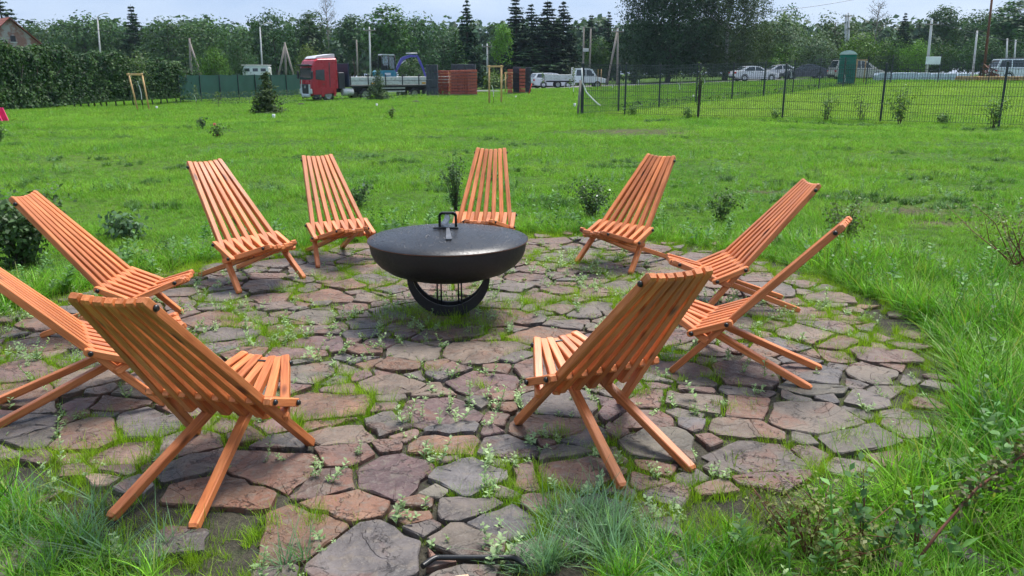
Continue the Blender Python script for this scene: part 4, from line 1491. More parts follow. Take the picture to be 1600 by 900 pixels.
for kd, src in KIND.items():
    if not USED.get(kd):
        for ch in list(src.children): bpy.data.objects.remove(ch)
        bpy.data.objects.remove(src)

# the large willow and the weeping birch beside it
def big_tree(name, loc, h, w, seed, ncl, per, ls, shape, col, label, base=.06, bark=None, lobes=None):
    rng = np.random.default_rng(seed)
    root = empty(name, loc, 0, label, 'tree')
    st, tips = limb_tree(h, .26, rng, 12, .16, .34)
    st.build('trunk', bark or M['bark'], root)
    P, N = [], []
    for k in range(ncl):
        t = rng.uniform(base, 1.0)
        env = w * .5 * (math.sin(math.pi * min(t * .80 + .16, 1)) ** .55) * rng.uniform(.35, 1.04)
        a = rng.uniform(0, 6.283)
        c = np.array([env * math.cos(a), env * math.sin(a), h * t])
        # sky gaps
        if math.sin(c[0] * 1.5 + seed) * math.sin(c[2] * 1.25 + 2 * seed) > .80: continue
        if shape == 'weep':
            s = rng.random(per)
            q = np.column_stack([rng.normal(0, .16, per), rng.normal(0, .16, per), -s * rng.uniform(1.0, 2.6)])
        else:
            q = rng.normal(0, .42, (per, 3)) * np.array([1, 1, .8])
        P.append(c + q)
        N.append(np.tile(np.array([math.cos(a), math.sin(a), .5]), (per, 1)))
    P, N = np.vstack(P), np.vstack(N)
    k = P[:, 2] > .4
    v, f = leaf_cloud(P[k], N[k], ls * rng.uniform(.6, 1.35, k.sum()), rng, .5, .6)
    link('crown', np_mesh('crown', v, f), M['leaf'], root, color=col)
    return root
big_tree('willow_tree', gnd(1042, 93), 14.8, 11.0, 3, 2300, 24, .26, 'round', (.034, .076, .030), 'big dark willow reaching above the picture behind the mesh fence')
M['birch'] = pmat('birch_bark', (.45, .44, .41), .8, .4, 5)
big_tree('birch_tree', gnd(1132, 93), 14.6, 9.6, 4, 1500, 28, .21, 'weep', (.066, .105, .040), 'big weeping birch with hanging twigs right of the dark willow', bark=M['birch'])
bush('roadside_bush', gnd(990, 90), 2.2, 4.5, 30, 1500, .22, (.05, .09, .03), 'low bush under the big willow right of the pickup', seed=41)
bush('roadside_bush', gnd(905, 93), 2.3, 4.2, 30, 1500, .22, (.032, .06, .026), 'dark bush behind the pickup bed', seed=42)
bush('roadside_bush', gnd(1160, 92), 1.8, 5, 30, 1500, .22, (.05, .10, .03), 'green bush under the birch beside the white car', seed=43)
bush('roadside_bush', gnd(766, 92), 1.6, 5, 24, 1200, .25, (.11, .19, .03), 'light green field bush between the red and dark stacks', seed=44)

# far wood beyond, one mass
rng_ = np.random.default_rng(77)
P, N = [], []
for k in range(460):
    Y = rng_.uniform(138, 170); u = rng_.uniform(-160, 1760)
    g = gnd(u, Y)
    top = rng_.uniform(24, 56)
    H = max(at(u, top, Y).z - g.z, 4); W = rng_.uniform(4, 8)
    n = 150
    d = rng_.normal(0, 1, (n, 3)); d /= np.linalg.norm(d, axis=1, keepdims=True)
    c = np.array([g.x, g.y, g.z + H * .55])
    P.append(c + d * np.array([W * .5, W * .5, H * .45]) * rng_.uniform(.6, 1, (n, 1))); N.append(d + np.array([0, 0, .3]))
P, N = np.vstack(P), np.vstack(N)
v, f = leaf_cloud(P, N, rng_.uniform(.7, 1.5, len(P)), rng_, .8, .5)
tag(link('distant_wood', np_mesh('distant_wood', v, f), M['leaf'], color=(.052, .098, .054)), 'dark distant wood closing the view behind the nearer trees', 'wood', kind='stuff')

# ------------------------------------------------------------------ hedge at the left
h0, h1, h2 = gpix(-60, 176), gpix(160, 168), gpix(296, 161)
hr = np.random.default_rng(14)
P, N = [], []
st = MB()
seg = [(h1 - h0).length, (h2 - h1).length]; tot = sum(seg)
for k in range(3600):          # leafy clumps over the face, the top and the body
    s = hr.random() * tot
    a, b, t = (h0, h1, s / seg[0]) if s < seg[0] else (h1, h2, (s - seg[0]) / seg[1])
    p = a + (b - a) * t
    topz = 2.92 + .24 * math.sin(s * .9) + .18 * math.sin(s * 2.7 + 1) - .8 * max(0, (s / tot - .72) / .28) ** 1.5
    th = hr.uniform(0, math.pi * .62)
    rr = hr.uniform(.80, 1.06)
    if hr.random() < .62: c = Vector((p.x, p.y - .05 + hr.uniform(-.25, .5), p.z + hr.random() ** 1.25 * topz))
    elif hr.random() < .2: c = Vector((p.x, p.y + hr.uniform(-.25, .1), p.z + hr.uniform(0, .35)))
    else: c = Vector((p.x, p.y + 1.0 - math.cos(th) * 1.0 * rr, p.z + topz * (.62 + .38 * math.sin(th) * rr)))
    rad = hr.uniform(.16, .36)
    q = hr.normal(0, 1, (40, 3)); q /= np.linalg.norm(q, axis=1, keepdims=True)
    P.append(np.array(c) + q * rad * hr.uniform(.5, 1.15, (40, 1)) * np.array([1.2, .8, 1]))
    N.append(q + np.array([0, -.25, .35]))
P, N = np.vstack(P), np.vstack(N)
P[:, 2] = np.maximum(P[:, 2], -.1)
v, f = leaf_cloud(P, N, hr.uniform(.10, .22, len(P)), hr, .6, .4)
hedge = empty('hedge', h1, 0, 'tall dense dark green hedge along the left side of the lawn', 'hedge')
fo = link('foliage', np_mesh('foliage', v, f), M['hedge'], hedge)
fo.matrix_parent_inverse = Matrix.Translation(-h1)
for k in range(26):
    s = (k + .5) / 26 * tot
    a, b, t = (h0, h1, s / seg[0]) if s < seg[0] else (h1, h2, (s - seg[0]) / seg[1])
    p = a + (b - a) * t
    st.tube([(p.x, p.y + hr.uniform(.9, 1.2), p.z - .05), (p.x + hr.normal(0, .15), p.y + .8, p.z + 1.2), (p.x + hr.normal(0, .35), p.y + .6, p.z + 2.2)], [.05, .035, .012], 5)
so = st.build('stem', M['bark'], hedge); so.matrix_parent_inverse = Matrix.Translation(-h1)

# ------------------------------------------------------------------ dark wire-panel fences
def fence_run(name, pts, height, label, lean=0.0, pitch=.075):
    root = empty(name, pts[0], 0, label, 'fence')
    inv = Matrix.Translation(-Vector(pts[0]))
    for p in pts:
        o = MB().box((0, 0, height / 2 + .02), (.065, .045, height + .1), bev=.008).build('post', M['fence'], root)
        o.location = Vector(p) - Vector(pts[0])
    for a, b in zip(pts[:-1], pts[1:]):
        a, b = Vector(a), Vector(b)
        d = b - a; L = Vector((d.x, d.y, 0)).length
        ang = math.atan2(d.y, d.x); sl = d.z / L
        w = MB()
        n = int(L / pitch)
        for k in range(1, n):
            x = L * k / n
            w.box((x, 0, height / 2 + .05 + sl * x), (.0100, .006, height - .06))
        for z in [.08, .35, .62, .9, 1.17, 1.44, 1.71, height]:
            if z <= height:
                for s in (-1, 1):
                    w.add([(0, s * .006 - .004, z), (L, s * .006 - .004, z + sl * L), (L, s * .006 + .004, z + sl * L), (0, s * .006 + .004, z),
                           (0, s * .006 - .004, z + .010), (L, s * .006 - .004, z + .010 + sl * L), (L, s * .006 + .004, z + .010 + sl * L), (0, s * .006 + .004, z + .010)],
                          [(0, 1, 2, 3), (4, 7, 6, 5), (0, 4, 5, 1), (2, 6, 7, 3)])
        o = w.build('wire_panel', M['fence'], root)
        o.location = a - Vector(pts[0]); o.rotation_euler = (0, 0, ang)
    return root
near_pts = [gpix(908, 180), gpix(976, 181), gpix(1090, 184.5), gpix(1222, 186), gpix(1375, 192), gpix(1560, 198), gpix(1775, 205)]
fence_run('wire_fence', near_pts, 1.86, 'near run of dark wire panel fence across the lawn at right')
bp = [(near_pts[0].x + .06, near_pts[0].y + .1), (4.4, 34.2), (6.6, 37.2), (9.0, 40.6), (11.6, 43.8), (14.2, 46.9), (16.8, 49.8), (19.3, 52.4), (21.8, 54.9), (24.2, 57.0), (26.6, 58.6), (29.4, 57.6), (32.2, 56.4), (35.0, 55.2), (37.8, 54.0)]
fence_run('wire_fence', [Vector((x, y, tz(x, y))) for x, y in bp], 1.86, 'far run of dark wire panel fence in front of the parked cars', pitch=.09)
# climbing weeds on the fence
for k, (u, v, h, n, lab) in enumerate(((1091, 186, 2.05, 70, 'green climbing vine on the fence post left of the white car'), (1290, 190, 1.1, 130, 'tall leafy weed at the fence foot right of the birch'), (1345, 190, 1.0, 60, 'thin weed stem at the fence under the toilet'),
                                 (1405, 195, 1.2, 260, 'bushy flowering weed at the fence foot below the white board'), (1552, 200, 1.15, 160, 'weed climbing the rightmost near fence post'), (985, 182, .45, 110, 'low weed by the second near fence post'),
                                 (1075, 186, .4, 100, 'low weed left of the vine-covered fence post'), (1212, 187, .35, 60, 'low weed at the fence post below the dark car'), (1470, 196, .35, 120, 'low weed strip between the two right fence posts'))):
    bush('fence_weed', gpix(u, v), h, .28 if h > 1.5 else .6 * h + .35, 9, int(n * 2.2), .075, (.10, .19, .05), lab, 'weed', seed=60 + k, flowers=((.8, .8, .75), 6, .07) if k in (3,) else None)

# ------------------------------------------------------------------ green screen fence at the left
sc0, sc1 = gnd(280, 60), gnd(470, 76)
root = empty('screen_fence', sc0, 0, 'long dark green fabric screen fence between hedge and truck', 'fence')
d = sc1 - sc0; L = d.length; n = 10
M['screen'] = pmat('green_screen_fabric', (.012, .072, .050), .75, .2, 1.5, bmp=.3)
vs, fs = [], []
NX = 60
for i in range(NX + 1):
    p = d * (i / NX)
    wob = .04 * math.sin(i * 1.1) + .03 * math.sin(i * 2.7)
    for z in (.25, 1.1, 2.0):
        vs.append((p.x + wob * .5, p.y + wob, p.z + z + .02 * math.sin(i * .8)))
for i in range(NX):
    for k in range(2): fs.append((i * 3 + k, i * 3 + 3 + k, i * 3 + 4 + k, i * 3 + 1 + k))
mb = MB().add(vs, fs, True)
mb.add([(x, y + .02, z) for x, y, z in vs], [tuple(reversed(q)) for q in fs], True)
mb.build('screen_fabric', M['screen'], root)
for k in range(8):
    p = d * (k / 7)
    MB().box((p.x, p.y - .08, p.z + 1.0), (.06, .06, 2.1), bev=.008).build('post', M['fence'], root)
pr = np.random.default_rng(3)
P = []
for k in range(2600):
    t = pr.random(); p = sc0 + d * t * 1.05
    P.append((p.x + pr.normal(0, .3), p.y - .9 + pr.normal(0, .35), p.z + pr.random() ** 1.6 * .75))
v, f = leaf_cloud(np.array(P), np.tile([0, -.4, .8], (len(P), 1)), pr.uniform(.06, .2, len(P)), pr, .35, .7)
tag(link('screen_weeds', np_mesh('screen_weeds', v, f), M['shrub'], color=(.085, .15, .045)), 'unmown weeds along the foot of the green screen fence', 'weeds', kind='stuff')
P = []
for (u0, u1, Y) in ((440, 700, 62), (330, 460, 57), (980, 1330, 52)):
    for k in range(900):
        u = pr.uniform(u0, u1)
        g = gnd(u, Y if Y != 52 else np.interp(u, [980, 1330], [37, 57]))
        P.append((g.x + pr.normal(0, .2), g.y + pr.normal(0, .35), g.z + pr.random() ** 1.5 * (.5 if Y != 52 else .3)))
v, f = leaf_cloud(np.array(P), np.tile([0, -.4, .8], (len(P), 1)), pr.uniform(.06, .22, len(P)), pr, .35, .7)
tag(link('verge_weeds', np_mesh('verge_weeds', v, f), M['shrub'], color=(.075, .15, .04)), 'rough unmown weeds in front of the truck and along the far fence', 'weeds', kind='stuff')

# ------------------------------------------------------------------ vehicles
def wheel(parent, x, y, z, r, w):
    o = MB().lathe([(r * .58, -w / 2), (r * .92, -w / 2), (r, -w * .3), (r, w * .3), (r * .92, w / 2), (r * .58, w / 2)], 20).build('wheel', M['tyre'], parent)
    o.rotation_euler = (math.pi / 2, 0, 0); o.location = (x, y, z)
    m_ = MB().lathe([(.001, -w * .42), (r * .2, -w * .42), (r * .52, -w * .36), (r * .6, -w * .45), (r * .6, w * .45), (r * .52, w * .36), (r * .2, w * .42), (.001, w * .42)], 20)
    m_.build('rim', M['rim'], o)
    return o

def loft_body(prof, w, taper=.10, edge=.12):
    """side outline (x, z) carried across the width with rounded flanks"""
    P = np.array(prof, float); n = len(P)
    c = P.mean(0)
    zmin, zmax = P[:, 1].min(), P[:, 1].max()
    st = [(-w / 2, 1), (-w / 2 + edge * .5, .45), (-w / 2 + edge * 1.6, 0), (w / 2 - edge * 1.6, 0), (w / 2 - edge * .5, .45), (w / 2, 1)]
    vs = []
    for y, k in st:
        for x, z in P:
            t = (z - zmin) / (zmax - zmin)
            yy = y * (1 - taper * max(0, t - .45) ** 1.5)
            q = c + (np.array([x, z]) - c) * (1 - .06 * k)
            vs.append((q[0], yy, max(q[1], zmin)))
    fs = []
    for s in range(len(st) - 1):
        for i in range(n):
            j = (i + 1) % n
            fs.append((s * n + i, s * n + j, s * n + n + j, s * n + n + i))
    fs.append(tuple(range(n))); fs.append(tuple(reversed(range((len(st) - 1) * n, len(st) * n))))
    return MB().add(vs, fs, False)

def make_car(name, loc, rz, label, color, low, cabin, wins, w=1.76, wb=(.85, 3.45), r=.32, front='-', cat='car', group='vehicles parked beyond the lawn', rails=False):
    """x runs from the nose (0) to the tail; low = lower body outline, cabin = greenhouse outline, wins = side window outlines"""
    root = empty(name, loc, rz, label, cat, group)
    Lx = max(p[0] for p in low); dx = Lx / 2
    S = lambda pl: [(p[0] - dx, p[1]) for p in pl]
    loft_body(S(low), w, .06).build('body', M['paint'], root, color=color)
    C = S(cabin)
    zb, zt = min(p[1] for p in C), max(p[1] for p in C)
    def yat(z): return w / 2 * (.93 - .22 * (z - zb) / (zt - zb))
    n = len(C)
    vs = [(x, -yat(z), z) for x, z in C] + [(x, yat(z), z) for x, z in C]
    MB().add(vs, [tuple(range(n)), tuple(reversed(range(n, 2 * n)))] + [(i, (i + 1) % n, (i + 1) % n + n, i + n) for i in range(n)]).build('cabin', M['paint'], root, color=color)
    for pl in wins:
        q = S(pl)
        for s in (-1, 1):
            vs = [(x, s * (yat(z) + .008), z) for x, z in q] + [(x, s * (yat(z) - .02), z) for x, z in q]
            m = len(q)
            MB().add(vs, [tuple(range(m)), tuple(reversed(range(m, 2 * m)))] + [(i, (i + 1) % m, (i + 1) % m + m, i + m) for i in range(m)]).build('side_window', M['glass'], root)
    # windscreen and rear window along the first and last sloping edges of the cabin
    def pane(a, b, nm):
        a, b = Vector((a[0], 0, a[1])), Vector((b[0], 0, b[1]))
        d = b - a; nn = Vector((-d.z, 0, d.x)).normalized()
        if nn.z < 0: nn = -nn
        p, q = a + d * .10, a + d * .90
        vs = []
        for o_ in (.010, -.02):
            for pt in (p, q):
                yy = yat(pt.z) * .90
                vs += [pt + nn * o_ + Vector((0, -yy, 0)), pt + nn * o_ + Vector((0, yy, 0))]
        MB().add(vs, [(0, 1, 3, 2), (4, 6, 7, 5), (0, 2, 6, 4), (1, 5, 7, 3), (0, 4, 5, 1), (2, 3, 7, 6)]).build(nm, M['glass'], root)
    pane(C[0], C[1], 'windscreen'); pane(C[-1], C[-2], 'rear_window')
    for x in wb:
        for s in (-1, 1):
            wheel(root, x - dx, s * (w / 2 - .10), r, r, .21)
            a = MB().lathe([(r * 1.02, -.02), (r * 1.17, -.02), (r * 1.17, .012), (r * 1.02, .012)], 20).build('wheel_arch', M['chassis'], root)
            a.rotation_euler = (math.pi / 2, 0, 0); a.location = (x - dx, s * (w / 2 - .006), r + .01)
    zl = .62
    for s in (-1, 1):
        MB().box((-dx + .09, s * (w / 2 - .24), zl + .02), (.16, .34, .15), bev=.03).build('headlight', M['lens'], root)
        MB().box((dx - .07, s * (w / 2 - .16), zl + .18), (.12, .26, .18), bev=.03).build('tail_light', M['red_lens'], root)
        MB().box((C[0][0] + .28, s * (w / 2 + .07), zb + .07), (.10, .18, .13), bev=.03).build('mirror', M['paint'], root, color=color)
        for hx in (1.95, 2.85):
            MB().box((hx - dx, s * (w / 2 - .004), zb - .08), (.16, .03, .03), bev=.01).build('door_handle', M['chassis'], root)
    MB().box((-dx + .02, 0, .36), (.10, w * .86, .2), bev=.04).build('bumper', M['chassis'], root)
    MB().box((dx - .02, 0, .40), (.10, w * .86, .2), bev=.04).build('bumper', M['chassis'], root)
    MB().box((dx - .005, 0, .66), (.03, .5, .11)).build('number_plate', M['lens'], root)
    if rails:
        for s in (-1, 1): MB().box((.4, s * yat(zt) * .93, zt + .05), (1.9, .04, .05), bev=.015).build('roof_rail', M['chassis'], root)
    return root

SEDAN = dict(low=[(0, .32), (.02, .62), (.35, .78), (1.2, .93), (2.4, .97), (3.7, .98), (4.45, .95), (4.58, .70), (4.55, .34), (4.2, .24), (.3, .22)],
             cabin=[(1.12, .92), (1.95, 1.38), (2.6, 1.45), (3.2, 1.42), (4.22, .97)],
             wins=[[(1.55, .98), (2.02, 1.31), (2.45, 1.37), (2.45, .99)], [(2.53, .99), (2.53, 1.37), (3.12, 1.35), (3.62, 1.03), (3.55, .99)]], wb=(.85, 3.6))
WAGON = dict(low=[(0, .32), (.02, .62), (.35, .80), (1.2, .95), (2.4, .99), (3.9, 1.0), (4.5, 1.0), (4.6, .70), (4.56, .36), (4.2, .24), (.3, .22)],
             cabin=[(1.12, .94), (1.9, 1.42), (2.6, 1.50), (4.15, 1.47), (4.52, 1.0)],
             wins=[[(1.55, 1.0), (2.0, 1.36), (2.45, 1.42), (2.45, 1.01)], [(2.53, 1.01), (2.53, 1.42), (3.35, 1.42), (3.35, 1.02)], [(3.43, 1.02), (3.43, 1.42), (4.05, 1.40), (4.3, 1.04)]], wb=(.85, 3.55))
VAN = dict(low=[(0, .34), (.02, .70), (.3, .86), (1.0, 1.02), (2.4, 1.04), (4.5, 1.04), (4.62, .75), (4.58, .36), (4.2, .25), (.3, .24)],
           cabin=[(.82, 1.0), (1.75, 1.66), (2.4, 1.76), (4.25, 1.74), (4.55, 1.04)],
           wins=[[(1.3, 1.08), (1.85, 1.58), (2.25, 1.66), (2.25, 1.08)], [(2.34, 1.08), (2.34, 1.66), (3.3, 1.67), (3.3, 1.08)], [(3.39, 1.08), (3.39, 1.67), (4.15, 1.64), (4.38, 1.1)]], wb=(.82, 3.55), r=.34)
WHITE = (.80, .81, .82)
make_car('parked_car', gnd(862, 85), math.pi + R(20), 'white station wagon parked left of the white pickup', (.74, .76, .78), **WAGON)
make_car('parked_car', gnd(1177, 82), math.pi + R(8), 'white fastback sedan parked behind the wire fence under the birch', WHITE, **SEDAN)
make_car('parked_car', gnd(1256, 84), R(-8), 'dark grey sedan parked left of the green toilet', (.075, .080, .10), **SEDAN)
make_car('parked_car', gnd(1214, 88), R(4), 'small white car mostly hidden between the white and dark sedans', WHITE, **SEDAN)
make_car('parked_van', gnd(1336, 74), math.pi + R(4), 'beige minivan parked behind the green portable toilet', (.52, .49, .45), **VAN)
make_car('parked_van', gnd(1590, 70), math.pi - R(4), 'white minivan with roof rails at the right edge behind the timber', (.78, .80, .84), rails=True, **VAN)

# pickup: double cab with a drop-side bed
pk = empty('pickup_truck', gnd(903, 80), R(182), 'white double-cab pickup with a flat drop-side bed beside the wagon', 'pickup', 'vehicles parked beyond the lawn')
loft_body([(-2.6, .5), (-2.58, .85), (-2.2, .98), (-1.6, 1.06), (.45, 1.08), (.5, .5)], 1.78, .05).build('body', M['paint'], pk, color=WHITE)
cab = [(-1.72, 1.05), (-1.25, 1.78), (-.9, 1.84), (.35, 1.82), (.47, 1.06)]
n = len(cab)
ya = lambda z: .84 - .12 * (z - 1.05) / .8
MB().add([(x, -ya(z), z) for x, z in cab] + [(x, ya(z), z) for x, z in cab], [tuple(range(n)), tuple(reversed(range(n, 2 * n)))] + [(i, (i + 1) % n, (i + 1) % n + n, i + n) for i in range(n)]).build('cabin', M['paint'], pk, color=WHITE)
for pl in ([(-1.4, 1.14), (-1.12, 1.66), (-.7, 1.70), (-.7, 1.14)], [(-.6, 1.14), (-.6, 1.70), (.2, 1.70), (.28, 1.14)]):
    for s in (-1, 1):
        vs = [(x, s * (ya(z) + .008), z) for x, z in pl] + [(x, s * (ya(z) - .02), z) for x, z in pl]
        MB().add(vs, [(0, 1, 2, 3), (7, 6, 5, 4)] + [(i, (i + 1) % 4, (i + 1) % 4 + 4, i + 4) for i in range(4)]).build('side_window', M['glass'], pk)
MB().box((-1.50, 0, 1.42), (.03, 1.3, .66), (0, R(-32.8) + R(0), 0)).build('windscreen', M['glass'], pk)
MB().box((1.75, 0, .62), (2.6, .7, .14)).build('chassis_frame', M['chassis'], pk)
MB().box((1.85, 0, .80), (2.75, 1.9, .08), bev=.01).build('bed_floor', M['silver'], pk)
for s in (-1, 1): MB().box((1.85, s * .95, 1.05), (2.75, .04, .42), bev=.01).build('bed_side', M['silver'], pk)
MB().box((3.22, 0, 1.05), (.04, 1.86, .42), bev=.01).build('tailgate', M['silver'], pk)
MB().box((.55, 0, 1.45), (.05, 1.7, .9), bev=.02).build('ladder_rack', M['paint'], pk, color=WHITE)
for x in (-1.75, 2.0):
    for s in (-1, 1): wheel(pk, x, s * .78, .34, .34, .24)
for s in (-1, 1):
    MB().box((-2.55, s * .62, .80), (.1, .34, .16), bev=.03).build('headlight', M['lens'], pk)
    MB().box((-1.35, s * 1.0, 1.25), (.1, .2, .2), bev=.03).build('mirror', M['chassis'], pk)
    MB().box((3.26, s * .8, .72), (.06, .2, .1), bev=.02).build('tail_light', M['red_lens'], pk)
MB().box((-2.6, 0, .5), (.12, 1.7, .22), bev=.04).build('bumper', M['chassis'], pk)
# ------------------------------------------------------------------ red lorry with a drop-side trailer
TY = 66.0
tg = gnd(478, TY)
TA = R(37)                              # the lorry stands turned, its nose towards the viewer and left
tr = empty('truck', (tg.x, tg.y, tg.z), TA, 'red lorry with long grey drop-side trailer parked beyond the lawn', 'truck')
RED = (.46, .018, .030)
# local x: 0 at the nose, growing to the tail; y = -1.25 is the side towards the viewer
cabp = [(.0, .75), (-.02, 1.45), (.06, 2.6), (.28, 3.12), (.55, 3.28), (2.15, 3.34), (2.22, 3.2), (2.22, 1.0), (2.0, .95), (1.95, .62), (.55, .5), (.05, .5)]
loft_body(cabp, 2.46, .03, .10).build('cab', M['paint'], tr, color=RED)
MB().prism([(.45, 3.3), (.62, 3.46), (2.1, 3.66), (2.12, 3.3)], -.98, .98).build('roof_spoiler', M['paint'], tr, color=(.72, .70, .70))
MB().box((.020, 0, 2.14), (.05, 2.16, .92), (0, R(3.2), 0), bev=.02).build('windscreen', M['glass'], tr)
MB().box((-.02, 0, 2.78), (.28, 2.2, .10), (0, R(14), 0), bev=.02).build('sun_visor', M['chassis'], tr)
for s in (-1, 1):
    MB().prism([(.30, 1.72), (.34, 2.42), (1.06, 2.46), (1.06, 1.62)], s * 1.20, s * 1.246).build('side_window', M['glass'], tr)
    MB().prism([(.22, .95), (.24, 1.6), (1.14, 1.55), (1.14, .95)], s * 1.215, s * 1.238).build('door', M['paint'], tr, color=(.44, .016, .026))
    MB().box((.95, s * 1.25, 1.35), (.20, .03, .05), bev=.01).build('door_handle', M['chassis'], tr)
    MB().box((-.05, s * 1.36, 2.05), (.16, .20, .62), bev=.04).build('mirror', M['chassis'], tr)
    MB().box((-.03, s * .98, .80), (.12, .36, .40), bev=.05).build('headlight', M['lens'], tr)
    MB().prism([(.75, .40), (.70, .95), (1.0, 1.12), (1.7, 1.12), (2.0, .95), (1.95, .40), (1.8, .40), (1.72, .85), (1.05, .85), (.92, .40)], s * 1.05, s * 1.265).build('mudguard', M['paint'], tr, color=RED)
    MB().box((.40, s * 1.12, .42), (.6, .22, .30), bev=.03).build('step', M['chassis'], tr)
    MB().prism([(1.45, 1.05), (1.47, 3.0), (1.53, 3.0), (1.51, 1.05)], s * 1.225, s * 1.24).build('panel_seam', M['chassis'], tr)
MB().box((-.035, 0, .98), (.08, 1.30, .74), bev=.03).build('grille', M['chassis'], tr)
for z in (.78, .93, 1.08, 1.23): MB().box((-.08, 0, z), (.03, 1.2, .04)).build('grille_bar', M['chassis'], tr)
MB().box((-.10, 0, 1.14), (.02, .16, .2), (R(45), 0, 0)).build('badge', M['silver'], tr)
for s in (-1, 1): MB().prism([(s * .62, .45), (s * .86, .62), (s * .86, 1.34), (s * .70, 1.34), (s * .66, .75)], -.10, -.02, 'x').build('grille_surround', M['lens'], tr)
MB().box((-.05, 0, .47), (.16, 1.5, .26), bev=.05).build('bumper', M['lens'], tr)
MB().box((-.075, 0, .50), (.13, .55, .12)).build('number_plate', M['lens'], tr)
MB().box((-.045, .75, 1.50), (.03, .10, .34), (R(12), 0, 0)).build('sticker', M['lens'], tr)
MB().box((4.4, 0, .82), (5.0, .9, .28)).build('chassis_frame', M['chassis'], tr)
MB().tube([(2.6, -1.0, .72), (3.5, -1.0, .72)], .30, 14).build('fuel_tank', M['silver'], tr)
MB().box((2.55, 0, 1.6), (.55, 2.3, 1.3), bev=.05).build('rear_fairing', M['chassis'], tr)
for x in (1.35, 4.6):
    for s in (-1, 1): wheel(tr, x, s * 1.02, .50, .50, .30)
# trailer
X0, X1 = 3.1, 14.4
MB().box(((X0 + X1) / 2, 0, 1.16), (X1 - X0, 2.4, .16), bev=.02).build('trailer_deck', M['chassis'], tr)
for s in (-1, 1): MB().box((9.2, s * .45, .92), (10.0, .14, .34)).build('trailer_beam', M['chassis'], tr)
NAVY = (.018, .03, .07)
MB().box((X0 + .05, 0, 2.05), (.10, 2.45, 1.75), bev=.02).build('headboard', M['plain'], tr, color=NAVY)
np_ = 7; pw = (X1 - X0 - .2) / np_
for k in range(np_):
    xc = X0 + .15 + pw * (k + .5)
    for s in (-1, 1):
        o = MB().box((xc, s * 1.235, 1.58), (pw - .10, .035, .62), bev=.008).build('side_board', M['silver'], tr)
        MB().box((xc, s * 1.256, 1.58), (pw - .12, .012, .03)).build('board_rib', M['chassis'], tr)
        MB().box((xc - pw / 2, s * 1.245, 1.66), (.09, .06, .86), bev=.01).build('stanchion', M['chassis'], tr)
        if k % 3 == 1: MB().box((xc - pw * .2, s * 1.262, 1.38), (.34, .012, .12)).build('reflector', M['plain'], tr, color=(.75, .35, .02))
MB().box((X1, 0, 1.62), (.05, 2.4, .66), bev=.01).build('tail_board', M['silver'], tr)
for x in (9.2, 10.5, 11.8):
    for s in (-1, 1): wheel(tr, x, s * 1.02, .50, .50, .34)
for s in (-1, 1):
    MB().box((6.7, s * 1.12, .72), (3.2, .04, .10)).build('side_guard', M['silver'], tr)
    MB().box((6.7, s * 1.12, .98), (3.2, .04, .08)).build('side_guard', M['silver'], tr)
    MB().box((X1 + .03, s * .85, .90), (.06, .4, .14)).build('tail_light', M['red_lens'], tr)

def on_truck(x, y, z):
    return tr.matrix_basis @ Vector((x, y, z))
# mini digger carried on the trailer
ex = empty('mini_excavator', (0, 0, 0), TA + R(-10), 'teal and violet mini excavator standing on the truck trailer', 'excavator')
trm = Matrix.Translation(tg) @ Matrix.Rotation(TA, 4, 'Z')
ex.location = trm @ Vector((7.2, .1, 1.245))
TEAL, VIO = (.03, .22, .30), (.10, .085, .40)
for s in (-1, 1):
    m_ = MB()
    prof = [(-.95, .18), (-.80, .36), (.80, .36), (.95, .18), (.80, 0), (-.80, 0)]
    m_.prism(prof, s * .42, s * .72).build('track', M['tyre'], ex)
MB().box((0, 0, .36), (.9, 1.0, .14)).build('undercarriage', M['chassis'], ex)
MB().lathe([(.001, .42), (.36, .42), (.36, .56), (.001, .56)], 18).build('slew_ring', M['chassis'], ex)
loft_body([(-.95, .56), (-.98, 1.05), (-.80, 1.18), (.55, 1.18), (.72, 1.0), (.72, .56)], 1.45, .05, .10).build('house', M['paint'], ex, color=TEAL)
M['thin_glass'] = None
_m, _n, _l, _o = nt('clear_cab_glass')
_g = _n.new('ShaderNodeBsdfGlossy'); _g.inputs['Roughness'].default_value = .05
_t = _n.new('ShaderNodeBsdfTransparent'); _t.inputs['Color'].default_value = (.80, .90, .92, 1)
_x = _n.new('ShaderNodeMixShader'); _f = _n.new('ShaderNodeFresnel'); _f.inputs['IOR'].default_value = 1.9
_l.new(_f.outputs[0], _x.inputs[0]); _l.new(_t.outputs[0], _x.inputs[1]); _l.new(_g.outputs[0], _x.inputs[2]); _l.new(_x.outputs[0], _o.inputs['Surface'])
M['thin_glass'] = _m
MB().prism([(-.55, 2.38), (-.50, 2.47), (.50, 2.47), (.64, 2.36)], -.72, .27).build('cab_roof', M['silver'], ex)
for _a, _b in (((-.55, -.68), (-.52, -.66)), ((-.55, .23), (-.52, .21)), ((.66, -.68), (.60, -.66)), ((.66, .23), (.60, .21)), ((.05, -.69), (.05, -.67))):
    MB().tube([(_a[0], _a[1], 1.15), (_b[0], _b[1], 2.4)], .045, 6).build('cab_post', M['chassis'], ex)
MB().box((-.2, -.22, 1.45), (.45, .5, .5), bev=.06).build('operator_seat', M['chassis'], ex)
for q in ([(-.44, 1.30), (-.42, 2.30), (.0, 2.30), (.0, 1.30)], [(.10, 1.30), (.10, 2.30), (.50, 2.26), (.54, 1.30)]):
    for s in (-.706, .256): MB().prism(q, s - .008, s + .008).build('cab_window', M['thin_glass'], ex)
MB().box((.655, -.22, 1.78), (.02, .78, .94), (0, R(-2), 0)).build('cab_window', M['thin_glass'], ex)
MB().box((-.545, -.22, 1.82), (.02, .7, .9)).build('cab_window', M['thin_glass'], ex)
